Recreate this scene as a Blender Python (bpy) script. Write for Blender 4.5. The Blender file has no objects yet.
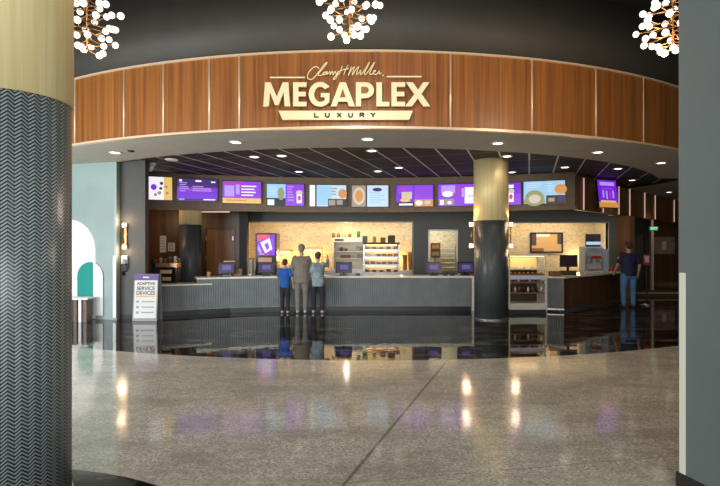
import bpy, bmesh, math, random
from mathutils import Vector, Matrix
random.seed(7)
sc = bpy.context.scene
COL = sc.collection
FO, HX, HY, EYE = 500.0, 360.0, 248.0, 1.65
PI = math.pi

# ------------------------------------------------------------------ camera, world, light
cam_d = bpy.data.cameras.new('camera'); cam = bpy.data.objects.new('camera', cam_d); COL.objects.link(cam)
cam.location = (0, 0, EYE); cam.rotation_euler = (PI/2, 0, 0)
cam_d.sensor_width = 36; cam_d.lens = 36*FO/720; cam_d.shift_y = (HY-243)/720; cam_d.clip_end = 200
sc.camera = cam
w = bpy.data.worlds.new('world'); sc.world = w; w.use_nodes = True
w.node_tree.nodes['Background'].inputs[0].default_value = (0.80, 0.90, 1.0, 1)
w.node_tree.nodes['Background'].inputs[1].default_value = 0.55
sc.view_settings.view_transform = 'Standard'; sc.view_settings.look = 'None'
sc.view_settings.exposure = 0.12; sc.view_settings.gamma = 1; sc.view_settings.use_curve_mapping = False

def area(name, loc, target, sx, sy, power, color):
    d = bpy.data.lights.new(name, 'AREA'); d.shape = 'RECTANGLE'; d.size = sx; d.size_y = sy; d.energy = power; d.color = color
    o = bpy.data.objects.new(name, d); COL.objects.link(o); o.location = loc
    o.rotation_euler = (Vector(target)-Vector(loc)).to_track_quat('-Z', 'Y').to_euler(); return o
# area lights added for assumed daylight from behind and left, no windows modelled there
area('assumed_entrance_daylight', (0.0, -5.6, 3.2), (0, 6, 2.6), 9, 5, 760, (0.93, 0.97, 1.0))
area('assumed_left_daylight', (-7.9, 4.6, 1.8), (-4, 10.5, 0.4), 4.5, 2.8, 560, (0.93, 0.98, 1.0))
# assumed warm work light above the kitchen tiles, unseen behind the header
area('assumed_kitchen_light', (-1.0, 16.75, 2.9), (-1.0, 17.0, 1.0), 5.0, 0.25, 75, (1.0, 0.74, 0.40))
area('assumed_kitchen_light', (6.3, 16.75, 2.75), (6.3, 17.3, 1.2), 3.0, 0.25, 55, (1.0, 0.76, 0.44))
area('assumed_kitchen_light', (-6.0, 13.6, 2.6), (-5.6, 15.6, 1.4), 1.2, 0.3, 10, (1.0, 0.66, 0.36))

def glow(x, y, z, e, c=(1.0, 0.62, 0.22)):
    d = bpy.data.lights.new('added_glow', 'POINT'); d.energy = e; d.color = c; d.shadow_soft_size = 0.06; d.specular_factor = 0.25
    o = bpy.data.objects.new('added_glow', d); COL.objects.link(o); o.location = (x, y, z)
# added point lights that brighten the kitchen tiles, shelf unit and right bay
glow(-0.4, 17.58, 1.75, 14); glow(-0.45, 16.55, 2.35, 9, (1.0, 0.85, 0.6)); glow(0.9, 17.58, 1.55, 14); glow(1.45, 17.5, 1.25, 12, (1.0, 0.52, 0.14)); glow(-1.9, 17.2, 1.3, 18); glow(-2.9, 17.3, 1.2, 8); glow(7.6, 17.45, 1.35, 14, (1.0, 0.70, 0.30))

# ------------------------------------------------------------------ helpers
def W(px, py, Y): return Vector(((px-HX)*Y/FO, Y, EYE+(HY-py)*Y/FO))
def link(o): COL.objects.link(o); return o
def mat(name, col, rough=0.5, metal=0.0, emit=0.0, ecol=None, spec=None, noise=0.0, nscale=20.0, bump=0.0, coat=0.0):
    m = bpy.data.materials.new(name); m.use_nodes = True
    n = m.node_tree; b = n.nodes['Principled BSDF']
    b.inputs['Base Color'].default_value = (*col, 1); b.inputs['Roughness'].default_value = rough; b.inputs['Metallic'].default_value = metal
    if coat: b.inputs['Coat Weight'].default_value = coat; b.inputs['Coat Roughness'].default_value = 0.1
    if spec is not None: b.inputs['Specular IOR Level'].default_value = spec
    if emit: b.inputs['Emission Color'].default_value = (*(ecol or col), 1); b.inputs['Emission Strength'].default_value = emit
    if noise or bump:
        tc = n.nodes.new('ShaderNodeTexCoord'); ns = n.nodes.new('ShaderNodeTexNoise'); ns.inputs['Scale'].default_value = nscale
        ns.inputs['Detail'].default_value = 5; n.links.new(tc.outputs['Object'], ns.inputs['Vector'])
        if noise:
            mr = n.nodes.new('ShaderNodeMapRange'); mr.inputs['From Min'].default_value = 0.3; mr.inputs['From Max'].default_value = 0.7
            mr.inputs['To Min'].default_value = 1-noise; mr.inputs['To Max'].default_value = 1+noise
            n.links.new(ns.outputs['Fac'], mr.inputs['Value'])
            mx = n.nodes.new('ShaderNodeVectorMath'); mx.operation = 'SCALE'; mx.inputs[0].default_value = col
            n.links.new(mr.outputs['Result'], mx.inputs['Scale']); n.links.new(mx.outputs[0], b.inputs['Base Color'])
        if bump:
            bp = n.nodes.new('ShaderNodeBump'); bp.inputs['Strength'].default_value = bump; bp.inputs['Distance'].default_value = 0.01
            n.links.new(ns.outputs['Fac'], bp.inputs['Height']); n.links.new(bp.outputs[0], b.inputs['Normal'])
    return m

class NT:
    """tiny node-building helper"""
    def __init__(s, name):
        s.m = bpy.data.materials.new(name); s.m.use_nodes = True; s.n = s.m.node_tree.nodes; s.l = s.m.node_tree.links; s.b = s.n['Principled BSDF']
    def node(s, t, **kw):
        x = s.n.new(t)
        for k, v in kw.items(): setattr(x, k, v)
        return x
    def put(s, sock, v):
        if isinstance(v, bpy.types.NodeSocket): s.l.new(v, sock)
        elif v is not None: sock.default_value = v
    def math(s, op, a, b=None, c=None):
        x = s.node('ShaderNodeMath', operation=op)
        for i, v in enumerate((a, b, c)):
            if v is not None: s.put(x.inputs[i], v)
        return x.outputs[0]
    def mix(s, f, a, b):
        x = s.node('ShaderNodeMix', data_type='RGBA'); s.put(x.inputs[0], f)
        s.put(x.inputs[6], (*a, 1) if isinstance(a, tuple) else a); s.put(x.inputs[7], (*b, 1) if isinstance(b, tuple) else b)
        return x.outputs[2]
    def noise(s, vec, scale, detail=4, rough=0.5):
        x = s.node('ShaderNodeTexNoise'); x.inputs['Scale'].default_value = scale; x.inputs['Detail'].default_value = detail; x.inputs['Roughness'].default_value = rough
        s.l.new(vec, x.inputs['Vector']); return x.outputs['Fac']
    def mapr(s, v, a, b, c, d):
        x = s.node('ShaderNodeMapRange'); s.put(x.inputs[0], v)
        for i, q in enumerate((a, b, c, d)): s.put(x.inputs[i+1], q)
        return x.outputs[0]
    def obj(s): return s.node('ShaderNodeTexCoord').outputs['Object']
    def sep(s, v):
        x = s.node('ShaderNodeSeparateXYZ'); s.l.new(v, x.inputs[0]); return x.outputs
    def scale(s, v, sx, sy, sz, rz=0.0):
        x = s.node('ShaderNodeMapping'); s.l.new(v, x.inputs[0]); x.inputs['Scale'].default_value = (sx, sy, sz); x.inputs['Rotation'].default_value = (0, 0, rz); return x.outputs[0]
    def bump(s, h, st, dist=0.01):
        x = s.node('ShaderNodeBump'); x.inputs['Strength'].default_value = st; x.inputs['Distance'].default_value = dist
        s.l.new(h, x.inputs['Height']); s.l.new(x.outputs[0], s.b.inputs['Normal'])

class MB:
    def __init__(s): s.bm = bmesh.new(); s.mats = []
    def mi(s, m):
        if m not in s.mats: s.mats.append(m)
        return s.mats.index(m)
    def box(s, c, d, m=None, rz=0.0, M=None, bev=0.0):
        r = bmesh.ops.create_cube(s.bm, size=1); vs = r['verts']
        T = (M if M else Matrix.Translation(c) @ Matrix.Rotation(rz, 4, 'Z')) @ Matrix.Diagonal((*d, 1))
        bmesh.ops.transform(s.bm, matrix=T, verts=vs)
        fs = {f for v in vs for f in v.link_faces}
        if m is not None:
            for f in fs: f.material_index = s.mi(m)
        if bev:
            es = {e for v in vs for e in v.link_edges}
            bmesh.ops.bevel(s.bm, geom=list(es), offset=bev, segments=2, profile=0.6, affect='EDGES')
        return s
    def b2(s, x0, x1, y0, y1, z0, z1, m=None, bev=0.0):
        return s.box(((x0+x1)/2, (y0+y1)/2, (z0+z1)/2), (abs(x1-x0), abs(y1-y0), abs(z1-z0)), m, bev=bev)
    def cyl(s, p0, p1, r0, r1=None, seg=12, m=None, caps=True):
        p0 = Vector(p0); p1 = Vector(p1); d = p1-p0; r1 = r0 if r1 is None else r1
        r = bmesh.ops.create_cone(s.bm, cap_ends=caps, segments=seg, radius1=max(r0, 1e-5), radius2=max(r1, 1e-5), depth=d.length)
        T = Matrix.Translation((p0+p1)/2) @ d.to_track_quat('Z', 'Y').to_matrix().to_4x4()
        bmesh.ops.transform(s.bm, matrix=T, verts=r['verts'])
        for f in {f for v in r['verts'] for f in v.link_faces}:
            f.smooth = len(f.verts) == 4
            if m is not None: f.material_index = s.mi(m)
        return s
    def sph(s, c, r, sc_=(1, 1, 1), seg=12, m=None):
        q = bmesh.ops.create_uvsphere(s.bm, u_segments=seg, v_segments=max(6, seg*2//3), radius=r)
        bmesh.ops.transform(s.bm, matrix=Matrix.Translation(c) @ Matrix.Diagonal((*sc_, 1)), verts=q['verts'])
        for f in {f for v in q['verts'] for f in v.link_faces}:
            f.smooth = True
            if m is not None: f.material_index = s.mi(m)
        return s
    def lathe(s, c, prof, seg=16, m=None):
        c = Vector(c); rings = []
        for r, z in prof: rings.append([s.bm.verts.new(c+Vector((max(r, 1e-4)*math.cos(2*PI*k/seg), max(r, 1e-4)*math.sin(2*PI*k/seg), z))) for k in range(seg)])
        for a, b in zip(rings, rings[1:]):
            for k in range(seg):
                f = s.bm.faces.new((a[k], a[(k+1) % seg], b[(k+1) % seg], b[k])); f.smooth = True
                if m is not None: f.material_index = s.mi(m)
        for rg, fl in ((rings[0], True), (rings[-1], False)):
            f = s.bm.faces.new(rg[::-1] if fl else rg)
            if m is not None: f.material_index = s.mi(m)
        return s
    def prism(s, pts, T, depth, m=None):
        """2-D polygon extruded from local z 0 to depth, placed by matrix T"""
        lo = [s.bm.verts.new(T @ Vector((x, y, 0))) for x, y in pts]; hi = [s.bm.verts.new(T @ Vector((x, y, depth))) for x, y in pts]
        fs = [s.bm.faces.new(lo[::-1]), s.bm.faces.new(hi)]
        n = len(pts)
        for k in range(n): fs.append(s.bm.faces.new((lo[k], lo[(k+1) % n], hi[(k+1) % n], hi[k])))
        if m is not None:
            for f in fs: f.material_index = s.mi(m)
        return s
    def tube(s, pts, r, seg=8, m=None):
        pts = [Vector(p) for p in pts]; rings = []
        for i, p in enumerate(pts):
            t = (pts[min(i+1, len(pts)-1)]-pts[max(i-1, 0)]).normalized()
            q = t.to_track_quat('Z', 'Y'); rr = r[i] if isinstance(r, (list, tuple)) else r
            rings.append([s.bm.verts.new(p+q @ Vector((rr*math.cos(2*PI*k/seg), rr*math.sin(2*PI*k/seg), 0))) for k in range(seg)])
        for a, b in zip(rings, rings[1:]):
            # match the ring starts so tubes do not twist
            o = min(range(seg), key=lambda j: (b[j].co-a[0].co).length)
            for k in range(seg):
                f = s.bm.faces.new((a[k], a[(k+1) % seg], b[(k+1+o) % seg], b[(k+o) % seg])); f.smooth = True
                if m is not None: f.material_index = s.mi(m)
            rings[rings.index(b)] = b[o:]+b[:o]
            b[:] = b[o:]+b[:o]
        for rg in (rings[0], rings[-1]):
            try:
                f = s.bm.faces.new(rg)
                if m is not None: f.material_index = s.mi(m)
            except ValueError: pass
        return s
    def quad(s, vs, m=None, smooth=False):
        f = s.bm.faces.new([s.bm.verts.new(v) for v in vs]); f.smooth = smooth
        if m is not None: f.material_index = s.mi(m)
        return f
    def build(s, name, m=None, parent=None, loc=None, rz=0.0, fixn=True):
        if fixn: bmesh.ops.recalc_face_normals(s.bm, faces=s.bm.faces)
        me = bpy.data.meshes.new(name); s.bm.to_mesh(me); s.bm.free()
        if m is not None: me.materials.append(m)
        else:
            for q in s.mats: me.materials.append(q)
        o = bpy.data.objects.new(name, me); link(o)
        if parent: o.parent = parent
        if loc is not None: o.location = loc
        o.rotation_euler = (0, 0, rz) if rz else o.rotation_euler
        return o
def tag(o, label=None, cat=None, group=None, kind=None):
    if label: o['label'] = label
    if cat: o['category'] = cat
    if group: o['group'] = group
    if kind: o['kind'] = kind
    return o
def thing(name, label, cat, loc=(0, 0, 0), rz=0.0, group=None):
    o = bpy.data.objects.new(name, None); link(o); o.empty_display_size = 0.1
    o.location = loc; o.rotation_euler = (0, 0, rz); return tag(o, label, cat, group)
def struct(o): return tag(o, kind='structure')
def dup(root, loc, rz=None, label=None, group=None):
    r = root.copy(); COL.objects.link(r); r.location = loc
    if rz is not None: r.rotation_euler = (0, 0, rz)
    if label: r['label'] = label
    if group: r['group'] = group
    for ch in list(root.children):
        c = ch.copy(); COL.objects.link(c); c.parent = r
        for g in list(ch.children):
            d = g.copy(); COL.objects.link(d); d.parent = c
    return r

# ------------------------------------------------------------------ materials
def wood(name, dark, light, sc_=1.0, rough=0.35):
    t = NT(name); v = t.obj()
    n1 = t.noise(t.scale(v, 26*sc_, 26*sc_, 0.7), 1.0, 6, 0.6)
    n2 = t.noise(t.scale(v, 7*sc_, 7*sc_, 0.15), 1.0, 2)
    f = t.mapr(t.math('ADD', t.math('MULTIPLY', n1, 0.55), t.math('MULTIPLY', n2, 0.45)), 0.36, 0.64, 0, 1)
    t.l.new(t.mix(f, dark, light), t.b.inputs['Base Color']); t.b.inputs['Roughness'].default_value = rough
    return t.m
M_wood = wood('honey_wood_veneer', (0.17, 0.056, 0.012), (0.36, 0.135, 0.034), 1.5)
M_dwood = wood('dark_wood_veneer', (0.055, 0.022, 0.008), (0.15, 0.062, 0.022), 0.8)
M_mwood = wood('brown_wood_panel', (0.15, 0.058, 0.016), (0.32, 0.14, 0.045), 0.8)
M_bulk = mat('taupe_bulkhead_paint', (0.21, 0.145, 0.090), 0.6, noise=0.12, nscale=6)
M_cream = mat('champagne_metal_trim', (0.78, 0.60, 0.40), 0.3, 0.3)
M_sign = mat('pale_gold_lettering', (0.74, 0.65, 0.40), 0.4, 0.1, emit=0.06, ecol=(0.9, 0.78, 0.5))
M_signdk = mat('dark_bronze_lettering', (0.06, 0.04, 0.02), 0.5)
M_soffit = mat('grey_soffit_paint', (0.48, 0.45, 0.38), 0.7, noise=0.05, nscale=3)
M_char = mat('charcoal_wall_paint', (0.040, 0.035, 0.026), 0.6, noise=0.10, nscale=2.5)
M_char2 = mat('dark_grey_green_paint', (0.14, 0.142, 0.128), 0.6)
M_pillar = mat('warm_dark_grey_paint', (0.060, 0.058, 0.052), 0.6, noise=0.08, nscale=3)
M_pale = mat('pale_blue_green_wall', (0.29, 0.37, 0.36), 0.55, noise=0.06, nscale=2)
M_rwall = mat('blue_grey_wall_paint', (0.125, 0.15, 0.147), 0.6, noise=0.05, nscale=1.6)
M_black = mat('black_paint', (0.012, 0.012, 0.013), 0.6)
M_blackg = mat('black_gloss_plastic', (0.015, 0.015, 0.018), 0.25)
M_white = mat('white_paint', (0.80, 0.79, 0.77), 0.45)
M_teal = mat('teal_paint', (0.01, 0.27, 0.23), 0.5)
M_guard = mat('cream_corner_guard', (0.72, 0.72, 0.58), 0.35)
M_steel = mat('brushed_steel', (0.55, 0.54, 0.52), 0.3, 0.9)
M_brass = mat('brushed_brass', (0.62, 0.38, 0.15), 0.28, 1.0)
M_chanb = mat('chandelier_brass', (0.42, 0.22, 0.08), 0.35, 0.9)
M_top = mat('pale_stone_worktop', (0.72, 0.69, 0.58), 0.25, noise=0.08, nscale=30)
M_globe = mat('glowing_glass_globe', (1, 0.93, 0.85), 0.3, emit=1.2, ecol=(1.0, 0.88, 0.80))
M_lens = mat('downlight_lens', (1, 1, 1), 0.3, emit=5.0, ecol=(1.0, 0.90, 0.80))
M_sconce = mat('sconce_glass', (1, 0.85, 0.65), 0.3, emit=1.7, ecol=(1.0, 0.80, 0.58))
M_kick = mat('black_toe_kick', (0.018, 0.018, 0.02), 0.4)
M_skin = mat('skin', (0.50, 0.29, 0.20), 0.55)
M_paper = mat('white_card', (0.62, 0.61, 0.58), 0.6)
M_purple = mat('purple_card', (0.075, 0.015, 0.20), 0.5)
M_orange = mat('orange_card', (0.65, 0.30, 0.08), 0.5)
M_ink = mat('dark_ink', (0.05, 0.04, 0.07), 0.6)
M_ink2 = mat('grey_ink', (0.25, 0.25, 0.27), 0.6)
M_red = mat('red_plastic', (0.55, 0.03, 0.04), 0.4)
M_green = mat('dark_green_plastic', (0.03, 0.13, 0.08), 0.4)
M_brown = mat('brown_card', (0.20, 0.09, 0.04), 0.5)
M_kraft = mat('kraft_card', (0.50, 0.32, 0.16), 0.6)
M_food = mat('golden_baked_food', (0.65, 0.33, 0.08), 0.6, noise=0.4, nscale=40)
M_corn = mat('popcorn', (0.85, 0.68, 0.30), 0.7, noise=0.3, nscale=60, bump=0.8)
M_blueglow = mat('blue_wrapper', (0.10, 0.14, 0.45), 0.4)
M_clear = mat('clear_cup_plastic', (0.7, 0.72, 0.75), 0.2, spec=0.6)
def glassmat():
    t = NT('clear_glass'); t.b.inputs['Base Color'].default_value = (0.95, 0.97, 0.97, 1); t.b.inputs['Roughness'].default_value = 0.02
    t.b.inputs['Alpha'].default_value = 0.13; return t.m
M_glass = glassmat()

def gold_mat():
    t = NT('brushed_pale_gold_sheet'); v = t.obj()
    n = t.noise(t.scale(v, 30, 30, 0.6), 1.0, 4)
    t.l.new(t.mix(t.mapr(n, 0.3, 0.7, 0, 1), (0.78, 0.60, 0.27), (0.88, 0.74, 0.40)), t.b.inputs['Base Color'])
    t.b.inputs['Metallic'].default_value = 0.2; t.b.inputs['Roughness'].default_value = 0.5
    return t.m
M_gold = gold_mat()
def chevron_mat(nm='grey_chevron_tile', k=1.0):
    t = NT(nm); uv = t.node('ShaderNodeTexCoord').outputs['UV']; x, y, z = t.sep(uv)
    zig = t.math('PINGPONG', t.math('MULTIPLY', x, 1.0), 0.034)
    ph = t.math('ADD', t.math('MULTIPLY', y, 1/0.023), t.math('MULTIPLY', zig, 1/0.023*0.85))
    fr = t.math('FRACT', ph)
    line = t.mapr(t.math('ABSOLUTE', t.math('SUBTRACT', fr, 0.5)), 0.20, 0.34, 1.0, 0.0)
    seam = t.mapr(t.math('PINGPONG', x, 0.017), 0.0, 0.002, 0.55, 1.0)
    f = t.math('MULTIPLY', line, seam)
    alt = t.mapr(t.math('FRACT', t.math('MULTIPLY', x, 1/0.068)), 0.49, 0.51, 0.7, 1.0)
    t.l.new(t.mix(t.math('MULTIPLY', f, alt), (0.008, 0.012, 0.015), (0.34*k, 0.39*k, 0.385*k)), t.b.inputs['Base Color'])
    t.b.inputs['Roughness'].default_value = 0.28
    t.bump(f, 0.5, 0.004)
    return t.m
M_chev = chevron_mat(); M_chev_shade = chevron_mat('shaded_chevron_tile', 0.35)  # second is the same tile, shade on the farther columns put into its colour
def tilewall():
    t = NT('kitchen_wall_tile'); v = t.obj(); s = t.sep(v)
    cx = t.node('ShaderNodeCombineXYZ'); t.l.new(s[0], cx.inputs[0]); t.l.new(s[2], cx.inputs[1])
    b = t.node('ShaderNodeTexBrick'); t.l.new(cx.outputs[0], b.inputs['Vector']); b.inputs['Scale'].default_value = 1.0
    b.inputs['Brick Width'].default_value = 0.10; b.inputs['Row Height'].default_value = 0.035; b.inputs['Mortar Size'].default_value = 0.004
    b.inputs['Color1'].default_value = (0.58, 0.50, 0.36, 1); b.inputs['Color2'].default_value = (0.27, 0.23, 0.16, 1); b.inputs['Mortar'].default_value = (0.40, 0.35, 0.26, 1); b.inputs['Bias'].default_value = -0.2
    n = t.noise(v, 14, 5, 0.7)
    t.l.new(t.mix(t.mapr(n, 0.42, 0.58, 0, 0.6), b.outputs['Color'], (0.60, 0.50, 0.34)), t.b.inputs['Base Color']); t.b.inputs['Roughness'].default_value = 0.3
    return t.m
M_tile = tilewall()
def flutemat():
    return mat('grey_fluted_panel', (0.17, 0.19, 0.195), 0.45, noise=0.10, nscale=5)
M_flute = flutemat()
def ceilgrid():
    t = NT('black_ceiling_tile_grid'); v = t.scale(t.obj(), 1, 1, 1, rz=math.radians(18.7)); x, y, z = t.sep(v)
    def ln(a, per, wd): return t.mapr(t.math('PINGPONG', a, per/2), wd, wd*1.6, 1.0, 0.0)
    g = t.math('MAXIMUM', ln(x, 0.61, 0.014), t.math('MULTIPLY', ln(y, 1.22, 0.012), 0.3))
    n = t.noise(t.obj(), 18, 4)
    base = t.mix(n, (0.010, 0.008, 0.006), (0.040, 0.030, 0.024))
    t.l.new(t.mix(g, base, (0.75, 0.66, 0.62)), t.b.inputs['Base Color']); t.b.inputs['Roughness'].default_value = 0.7
    return t.m
M_grid = ceilgrid()
def floormat():
    t = NT('polished_concrete_and_dark_terrazzo'); v = t.obj(); x, y, z = t.sep(v)
    def dist(cx, cy):
        a = t.math('SUBTRACT', x, cx); b = t.math('SUBTRACT', y, cy)
        return t.math('SQRT', t.math('ADD', t.math('MULTIPLY', a, a), t.math('MULTIPLY', b, b)))
    d1 = dist(0.2, 20.04); d2 = dist(-2.5, 1.5)
    k1 = t.mapr(d1, 12.70, 12.706, 1, 0); k2 = t.mapr(d2, 2.25, 2.256, 1, 0); dark = t.math('MAXIMUM', k1, k2)
    e1 = t.mapr(t.math('ABSOLUTE', t.math('SUBTRACT', d1, 12.71)), 0.010, 0.014, 1, 0); e2 = t.mapr(t.math('ABSOLUTE', t.math('SUBTRACT', d2, 2.262)), 0.005, 0.008, 1, 0)
    edge = t.math('MAXIMUM', e1, e2)
    # sawn joints of the slab, along the building grid
    def joint(px_, py_, ang, wd):
        c, s_ = math.cos(ang), math.sin(ang)
        q = t.math('ADD', t.math('MULTIPLY', t.math('SUBTRACT', x, px_), c), t.math('MULTIPLY', t.math('SUBTRACT', y, py_), s_))
        return t.mapr(t.math('ABSOLUTE', q), wd, wd*1.8, 1, 0)
    jn = t.math('MAXIMUM', joint(1.114, 6.875, math.radians(-19.9), 0.010), t.math('MULTIPLY', joint(1.866, 3.855, math.radians(100), 0.005), 0.5))
    fine = t.noise(v, 42, 3, 0.8); mid = t.noise(v, 12, 6, 0.8); big = t.noise(t.scale(v, 1.0, 1.9, 1), 1.1, 7, 0.72)
    c = t.mix(t.mapr(fine, 0.36, 0.64, 0, 1), (0.27, 0.25, 0.20), (0.80, 0.76, 0.66))
    c = t.mix(t.mapr(mid, 0.42, 0.60, 0.0, 0.5), c, (0.25, 0.23, 0.19))
    c = t.mix(t.mapr(big, 0.45, 0.62, 0.0, 0.5), c, (0.25, 0.21, 0.155))
    c = t.mix(t.math('MULTIPLY', jn, 0.65), c, (0.08, 0.07, 0.06))
    vein = t.noise(t.scale(v, 0.8, 2.2, 1), 1.4, 8, 0.75)
    dk = t.mix(t.mapr(vein, 0.50, 0.60, 0, 1), (0.012, 0.009, 0.007), (0.11, 0.10, 0.09))
    c = t.mix(dark, c, dk); c = t.mix(t.math('MULTIPLY', edge, 0.85), c, (0.42, 0.37, 0.30))
    t.l.new(c, t.b.inputs['Base Color'])
    rl = t.mapr(mid, 0.3, 0.7, 0.07, 0.15); rd = t.mapr(vein, 0.4, 0.7, 0.02, 0.07)
    rr = t.node('ShaderNodeMix', data_type='FLOAT'); t.put(rr.inputs[0], dark); t.put(rr.inputs[2], rl); t.put(rr.inputs[3], rd)
    t.l.new(rr.outputs[0], t.b.inputs['Roughness'])
    t.b.inputs['IOR'].default_value = 1.65
    wav = t.noise(t.scale(v, 1, 1, 1), 2.2, 3)
    t.bump(wav, 0.10, 0.02)
    return t.m
M_floor = floormat()

# ------------------------------------------------------------------ the room
CX, CY, RF, RH = 0.05, 20.04, 11.8, 10.24      # centre and radii of the round soffit
ZS, ZC, ZT, ZHI = 3.62, 3.69, 4.90, 6.15
struct(MB().b2(-14, 20, -7, 32, -0.2, 0).build('floor', M_floor))
struct(MB().b2(-14, 20, -7, 32, ZHI, ZHI+0.1).build('ceiling', M_black))
def arcpt(r, a, z): return Vector((CX+r*math.sin(a), CY-r*math.cos(a), z))
# dark drum wall above the fascia
mb = MB(); N = 72
for k in range(N):
    a, b = math.radians(-80+160*k/N), math.radians(-80+160*(k+1)/N)
    mb.quad([arcpt(RF, a, ZT), arcpt(RF, b, ZT), arcpt(RF, b, ZHI), arcpt(RF, a, ZHI)], smooth=True)
bmesh.ops.remove_doubles(mb.bm, verts=mb.bm.verts, dist=1e-4)
o = struct(mb.build('wall_upper', M_char)); o.modifiers.new('s', 'SOLIDIFY').thickness = 0.12; o.modifiers['s'].offset = -1
# round soffit with the tiled recess
def ray(inside, c, a, far=30.0):
    lo, hi = 0.0, far
    for _ in range(40):
        m_ = (lo+hi)/2
        if inside(c[0]+m_*math.cos(a), c[1]+m_*math.sin(a)): lo = m_
        else: hi = m_
    return Vector((c[0]+lo*math.cos(a), c[1]+lo*math.sin(a), 0))
def in_outer(x, y): return (math.hypot(x-CX, y-CY) < RF or y > CY) and y < 31 and -12 < x < 19
def in_hole(x, y):
    if y < 14.2: return math.hypot(x-CX, y-CY) < RH
    return x > -9 and y < 17.2 and (max(x-7.3, 0)/1.95)**2.6+(abs(y-14.7)/2.45)**2.6 < 1
cc = (1.0, 14.3); N = 240
mb = MB(); lipb = MB(); gridb = MB()
for k in range(N):
    a, b = 2*PI*k/N, 2*PI*(k+1)/N
    p, q = ray(in_outer, cc, a), ray(in_outer, cc, b); h, g = ray(in_hole, cc, a), ray(in_hole, cc, b)
    z = Vector((0, 0, ZS)); mb.quad([p+z, q+z, g+z, h+z])
    lipb.quad([h+z, g+z, g+Vector((0, 0, ZC)), h+Vector((0, 0, ZC))])
    c0 = Vector((cc[0], cc[1], 0)); h2 = h+(h-c0).normalized()*0.05; g2 = g+(g-c0).normalized()*0.05; zz = Vector((0, 0, ZC)); gridb.quad([c0+zz, h2+zz, g2+zz])
struct(mb.build('ceiling', M_soffit)); struct(lipb.build('trim_1', M_black))
struct(gridb.build('ceiling', M_grid))

# walls enclosing the room
struct(MB().b2(-14, -13.9, -7, 32, 0, ZHI).build('wall_left', M_pale))
struct(MB().b2(-14, 20, 31, 31.1, 0, ZHI).build('wall_back', M_char))
struct(MB().b2(19, 19.1, -7, 32, 0, ZHI).build('wall_right', M_char))

# wall panel of the near right corner
rw = thing('wall_right', None, None, (2.205, 3.46, 0)); del_ = rw
struct(rw)
dirn = Vector((0.26, -1, 0)).normalized(); ang = math.atan2(dirn.y, dirn.x)
pts = [(0, 0), (3.6, 0), (3.6, 0.9), (0, 0.9)]
mb = MB(); T = Matrix.Rotation(ang, 4, 'Z'); mb.prism([(0, 0), (5.0, 0), (5.0, 0.9), (0, 0.9)], T, ZHI); mb.build('plaster', M_rwall, rw)
mb = MB(); mb.prism([(-0.012, -0.012), (5.0, -0.012), (5.0, 0.0), (-0.0, 0.0), (0, 0.9), (-0.012, 0.9)], T, 0.10); mb.build('baseboard', M_black, rw)
g = thing('corner_guard', 'tall cream corner guard on the near blue-grey wall at right', 'corner guard', (2.205, 3.46, 0))
mb = MB(); mb.prism([(0.010, -0.006), (0.055, -0.006), (0.055, 0.0), (0.010, 0.0)], T @ Matrix.Translation((0, 0, 0.104)), 1.376); mb.build('guard_strip', M_guard, g)

# left niche: pale wall, dark pillar
struct(MB().b2(-5.64, -4.985, 11.60, 11.80, 0, ZC+0.3).build('wall_pillar', M_pillar))
pw = MB(); pw.prism([(-5.57, 11.45), (-9.5, 12.366), (-9.5, 12.6), (-5.57, 11.59)], Matrix.Identity(4), ZS); struct(pw.build('wall_niche', M_pale))
pdir = Vector((-3.86, 0.90, 0)).normalized(); pn = Vector((-0.90, -3.86, 0)).normalized()
def PW(d, z, off=0.0): return Vector((-5.57, 11.45, z)) + pdir*d + pn*off      # point on the pale wall, d metres from its corner
def pw_d(px):    # distance along wall for a picture column
    t = (px-HX)/FO; return (-5.57-t*11.45)/(t*pdir.y-pdir.x)
struct(MB().b2(-5.62, -5.565, 11.425, 11.45, 1.45, ZS).build('trim_2', M_pale))
g = MB().b2(-5.635, -5.565, 11.40, 11.425, 0.06, 1.47).build('corner_guard', M_white); tag(g, 'white corner guard at the edge of the pale blue wall niche', 'corner guard')
struct(MB().b2(-5.6, -4.98, 11.585, 11.60, 0, 0.10).build('baseboard_left', M_black))
def arch(px0, px1, pytop, pybot, m, name, label, off, th=0.02):
    d0, d1 = pw_d(px1), pw_d(px0); dm = (d0+d1)/2; r = (d1-d0)/2
    Ym = 11.45+pdir.y*dm; zt = EYE+(HY-pytop)*Ym/FO; zb = max(0.02, EYE+(HY-pybot)*Ym/FO)
    pts = [(d0, zb), (d1, zb)]+[(dm+r*math.cos(PI*k/20), zt-r+r*math.sin(PI*k/20)) for k in range(21)]
    X = Matrix(((pdir.x, 0, pn.x, -5.57+pn.x*off), (pdir.y, 0, pn.y, 11.45+pn.y*off), (0, 1, 0, 0), (0, 0, 0, 1)))
    mb = MB(); mb.prism(pts, X, th, m); return tag(mb.build(name), label, 'wall panel')
arch(44, 96, 219.5, 321, M_white, 'arch_panel', 'tall white arched wall panel in the pale blue niche', 0.0)
arch(79, 104, 262, 315, M_white, 'arch_panel', 'low white arched panel overlapping the tall white arch', 0.021)
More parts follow.
